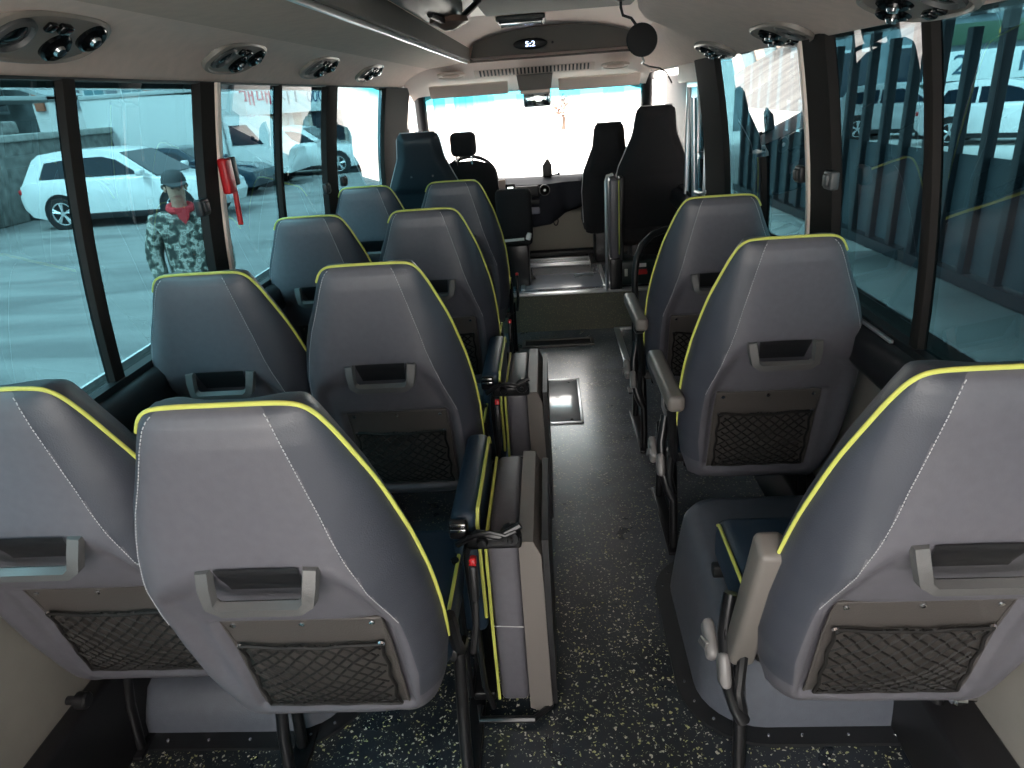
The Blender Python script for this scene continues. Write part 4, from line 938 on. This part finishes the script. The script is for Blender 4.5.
# right side: row of steel posts with low panels -----------------------
STEEL = mat('dark_steel', (.016, .022, .03), .5); TEALP = mat('teal_panel', (.06, .085, .10), .55, noise=.12, nscale=3)
fx = lambda y: 4.22+(y-7)*-.045
ys = [3.2+.50*k for k in range(24)]
r = empty('steel_fence', (0, 0, GZ), 'dark steel post fence with low blue panels beyond the right windows', 'fence')
for k, y in enumerate(ys):
    b = B(); b.b2(fx(y)-.04, fx(y)+.06, y-.055, y+.055, 0, 2.45+.12*(k % 3), .008); b.build('post', STEEL, r)
    if k < len(ys)-1: b = B(); b.add([(fx(y)+.03, y+.055, .16), (fx(y+.5)+.03, y+.445, .16), (fx(y+.5)+.03, y+.445, 1.28), (fx(y)+.03, y+.055, 1.28), (fx(y)+.05, y+.055, .16), (fx(y+.5)+.05, y+.445, .16), (fx(y+.5)+.05, y+.445, 1.28), (fx(y)+.05, y+.055, 1.28)], [(0, 1, 2, 3), (4, 5, 6, 7), (0, 1, 5, 4), (3, 2, 6, 7), (0, 3, 7, 4), (1, 2, 6, 5)]); b.build('panel', TEALP, r, smooth=False)
b = B(); b.add([(fx(3)-.06, 3, .02), (fx(3)+.10, 3, .02), (fx(15)+.10, 15, .02), (fx(15)-.06, 15, .02), (fx(3)-.06, 3, .14), (fx(3)+.10, 3, .14), (fx(15)+.10, 15, .14), (fx(15)-.06, 15, .14)], [(0, 1, 2, 3), (4, 5, 6, 7), (0, 1, 5, 4), (1, 2, 6, 5), (2, 3, 7, 6), (3, 0, 4, 7)]); b.build('bottom_rail', STEEL, r, smooth=False)
q = at(1000, 135, 19); car('white car behind the steel fence at the upper right', (q.x+.3, q.y, GZ), math.radians(-38), 1.84, SUVB, SUVG, SUVW, WHITE)
q = at(935, 138, 22); car('pale car behind the steel fence further along to the left', (q.x-.6, q.y+.4, GZ), math.radians(-40), 1.84, SUVB, SUVG, SUVW, mat('silver_paint', (.5, .52, .53), .25, .3))
q = at(985, 75, 25); az = math.atan2(q.x, q.y)
r = empty('building', (q.x, q.y, 0), 'building with green sign and white number banner beyond the fence on the right', 'building', rz=-az)
b = B(); b.b2(-9, 9, .1, 6, GZ, 7); b.build('wall', mat('blue_grey_wall', (.12, .16, .18), .7, noise=.2, nscale=1.5), r)
b = B(); b.b2(-1.6, 2.2, -.02, .1, .85, 1.85, .01); sgn = b.build('banner', mat('banner_cloth2', (.60, .64, .64), .6), r)
text('lettering', '21 01', .95, (.1, -.04, 1.36), (PI/2, 0, 0), mat('banner_ink', (.03, .08, .12), .5), sgn, sx=1.1)
b = B(); b.b2(-1.6, 2.0, -.02, .1, 2.05, 2.75, .01); sg2 = b.build('signboard', mat('sign_green', (.03, .07, .04), .6), r)
text('lettering', '+   O', .55, (.0, -.04, 2.4), (PI/2, 0, 0), mat('sign_orange', (.55, .28, .03), .5), sg2)
for x in (-7, -5, -3.2, 2.8, 4.8, 6.8): b = B(); b.b2(x, x+1.3, -.02, .1, .4, 2.2, .01); w = b.build('window_frame', mat('frame2', (.35, .4, .42), .6), r); b = B(); b.b2(x+.08, x+1.22, -.04, 0, .5, 2.1); b.build('pane', CARGLASS, w)
for x in (-1.4, .4): b = B(); b.b2(x, x+1.4, -.02, .1, 3.0, 4.2, .01); w = b.build('window_frame', mat('frame3', (.45, .5, .5), .6), r); b = B(); b.b2(x+.08, x+1.32, -.04, 0, 3.1, 4.1); b.build('pane', mat('green_pane', (.05, .16, .15), .2), w)

# ------------------------------------------------------------------ the man outside
def skin_body(name, nodes, edges, m, parent, sub=2):
    me = bpy.data.meshes.new(name); me.from_pydata([n[0] for n in nodes], edges, []); o = link(name, me, m, parent)
    o.modifiers.new('skin', 'SKIN'); 
    for i, n in enumerate(nodes):
        sv = me.skin_vertices[0].data[i]; sv.radius = n[1]; sv.use_root = (i == 0)
    s_ = o.modifiers.new('sub', 'SUBSURF'); s_.levels = sub; s_.render_levels = sub
    dg = bpy.context.evaluated_depsgraph_get(); me2 = bpy.data.meshes.new_from_object(o.evaluated_get(dg)); o.modifiers.clear(); o.data = me2
    if not me2.materials: me2.materials.append(m)
    for p in me2.polygons: p.use_smooth = True
    return o
def camo():
    m = bpy.data.materials.new('camouflage'); m.use_nodes = True; t = m.node_tree; b = t.nodes['Principled BSDF']; c = t.nodes.new('ShaderNodeTexCoord')
    n = t.nodes.new('ShaderNodeTexNoise'); n.inputs['Scale'].default_value = 17; n.inputs['Detail'].default_value = 4; r = t.nodes.new('ShaderNodeValToRGB'); r.color_ramp.interpolation = 'CONSTANT'
    e = r.color_ramp.elements; e[0].color = (.035, .04, .035, 1); e[1].position = .45; e[1].color = (.13, .14, .12, 1)
    for p_, c_ in ((.52, (.42, .41, .37, 1)), (.60, (.20, .21, .19, 1)), (.68, (.55, .54, .50, 1))): k = e.new(p_); k.color = c_
    t.links.new(c.outputs['Object'], n.inputs['Vector']); t.links.new(n.outputs['Fac'], r.inputs[0]); t.links.new(r.outputs[0], b.inputs['Base Color']); b.inputs['Roughness'].default_value = .85
    return m
pm = at(178, 200, 5.55)
man = empty('person', (pm.x, pm.y, GZ), 'person in grey camouflage jacket, red scarf and dark cap standing outside the left window', 'person', rz=math.atan2(pm.x, pm.y)*-1+PI+.10)
# local: +y is the way he faces
N_ = [((0, 0, .98), (.15, .11)), ((0, 0, 1.20), (.16, .11)), ((0, 0, 1.38), (.16, .10)), ((0, 0, 1.47), (.07, .065)), ((0, .01, 1.54), (.055, .058)), ((0, .02, 1.60), (.074, .088)), ((0, .02, 1.69), (.074, .092)), ((0, .012, 1.74), (.05, .06)),
      ((.19, 0, 1.40), (.065, .065)), ((.25, -.01, 1.13), (.05, .05)), ((.25, .06, .90), (.036, .036)),
      ((-.19, 0, 1.40), (.065, .065)), ((-.25, -.01, 1.13), (.05, .05)), ((-.25, .06, .90), (.036, .036)),
      ((.10, 0, .88), (.095, .10)), ((.11, .01, .48), (.065, .07)), ((.12, -.01, .09), (.045, .05)), ((.13, .13, .04), (.042, .03)),
      ((-.10, 0, .88), (.095, .10)), ((-.11, .01, .48), (.065, .07)), ((-.12, -.01, .09), (.045, .05)), ((-.13, .13, .04), (.042, .03))]
E_ = [(0, 1), (1, 2), (2, 3), (3, 4), (4, 5), (5, 6), (6, 7), (2, 8), (8, 9), (9, 10), (2, 11), (11, 12), (12, 13), (0, 14), (14, 15), (15, 16), (16, 17), (0, 18), (18, 19), (19, 20), (20, 21)]
skin_body('body', N_, E_, SKIN, man)
J = [((0, 0, .80), (.20, .15)), ((0, 0, 1.0), (.20, .15)), ((0, 0, 1.22), (.205, .15)), ((0, 0, 1.39), (.18, .12)), ((0, .005, 1.495), (.095, .085)),
     ((.20, 0, 1.40), (.085, .085)), ((.275, -.015, 1.14), (.075, .075)), ((.26, .055, .93), (.062, .062)), ((-.20, 0, 1.40), (.085, .085)), ((-.275, -.015, 1.14), (.075, .075)), ((-.26, .055, .93), (.062, .062))]
skin_body('jacket', J, [(0, 1), (1, 2), (2, 3), (3, 4), (3, 5), (5, 6), (6, 7), (3, 8), (8, 9), (9, 10)], camo(), man)
T = [((0, 0, .90), (.17, .13)), ((.105, 0, .80), (.10, .11)), ((.115, .01, .48), (.082, .088)), ((.12, -.01, .12), (.07, .075)), ((-.105, 0, .80), (.10, .11)), ((-.115, .01, .48), (.082, .088)), ((-.12, -.01, .12), (.07, .075))]
skin_body('trousers', T, [(0, 1), (1, 2), (2, 3), (0, 4), (4, 5), (5, 6)], mat('dark_trousers', (.03, .035, .04), .9), man)
for sx in (-1, 1):
    b = B(); b.box((sx*.125, .07, .045), (.10, .29, .09), .04); b.build('shoe', BLK, man)
    # hand: palm, four fingers, thumb
    hd2 = [((sx*.25, .075, .885), (.028, .036)), ((sx*.25, .085, .83), (.020, .040))]; ed = [(0, 1)]
    for k in range(4):
        i0 = len(hd2); o_ = -.026+.0175*k; l = (.045, .055, .052, .040)[k]
        hd2 += [((sx*.25, .085+o_, .795), (.009, .009)), ((sx*.246, .090+o_, .795-l*.6), (.0085, .0085)), ((sx*.236, .094+o_, .795-l*1.2), (.0075, .0075))]; ed += [(1, i0), (i0, i0+1), (i0+1, i0+2)]
    i0 = len(hd2); hd2 += [((sx*.245, .125, .845), (.011, .011)), ((sx*.24, .14, .81), (.009, .009))]; ed += [(0, i0), (i0, i0+1)]
    skin_body('hand', hd2, ed, SKIN, man, 1)
# scarf, cap, face
b = B(); b.tube([(.085*math.cos(a), .03+.075*math.sin(a), 1.495-.02*math.sin(a)) for a in [2*PI*i/16 for i in range(16)]], .028, 8, closed=True); b.prism([(-.06, 1.50), (.06, 1.50), (.035, 1.42), (0, 1.37), (-.035, 1.42)], 'y', .105, .135); b.build('scarf', mat('red_scarf', (.55, .03, .04), .8), man)
b = B(); b.lathe([(.002, .098), (.05, .090), (.080, .062), (.092, .025), (.094, .0), (.088, -.005)], (0, .010, 1.690), (0, 0, 1), 24)
v = []; 
for i in range(13):
    a = PI*(i/12); v.append((.082*math.cos(a), .03+.165*math.sin(a)**.8, 1.692-.030*math.sin(a)))
n0 = len(v); v += [(x, y, z+.010) for x, y, z in v]; f = [tuple(range(n0)), tuple(range(n0, 2*n0))]+[(i, (i+1) % n0, n0+(i+1) % n0, n0+i) for i in range(n0)]; b.add(v, f)
b.build('cap', mat('dark_cap', (.05, .055, .06), .8), man)
b = B(); b.tube([(0, .105, 1.655), (0, .128, 1.625), (0, .118, 1.612)], [.009, .014, .010], 8); b.build('nose', SKIN, man)
for sx in (-1, 1):
    b = B(); b.lathe([(.011, 0), (.008, .005), (.001, .007)], (sx*.030, .098, 1.655), (0, 1, 0), 10); b.build('eye', mat('eye', (.03, .02, .02), .3), man)
    b = B(); b.lathe([(.010, -.008), (.024, .0), (.018, .008)], (sx*.078, .01, 1.64), (sx, .2, 0), 10); b.build('ear', SKIN, man)
b = B(); b.box((0, .106, 1.588), (.05, .010, .010), .004); b.build('mouth', mat('lips', (.35, .12, .10), .6), man)
b = B(); b.tube([(-.082, -.0, 1.66), (-.06, -.065, 1.64), (0, -.088, 1.63), (.06, -.065, 1.64), (.082, -.0, 1.66)], .022, 8); b.build('hair', mat('grey_hair', (.06, .055, .05), .9), man)
# window-side mirror outside on the left and cream objects by the pillar
b = B(); b.box((0, 0, 0), (.16, .07, .26), .04); o = tag(b.build('wing_mirror', BLK), 'tall black wing mirror outside the front left window', 'mirror'); o.location = (-1.22, 5.75, 1.26)
b = B(); b.box((0, -.038, 0), (.13, .006, .22), .02); b.build('mirror_glass', mat('mirror2', (.8, .8, .8), .05, 1), o)
b = B(); b.tube([(0, .0, .1), (.12, .0, .16), (.14, 0, -.12), (0, 0, -.1)], .012, 8); b.build('bracket', BLK, o)

# unseen roof added beside the bus to shade everything on the right
r = empty('shade_roof', (0, 0, GZ), 'long dark roof added out of view to shade the right side of the bus', 'shade_roof')
b = B(); b.b2(1.3, 9.5, -12, 24, 3.9, 4.05, .02); b.build('roof', STEEL, r)
for y in (-10, -2, 6, 14, 22):
    b = B(); b.b2(9.2, 9.35, y-.08, y+.08, 0, 3.9, .01); b.build('post', STEEL, r)
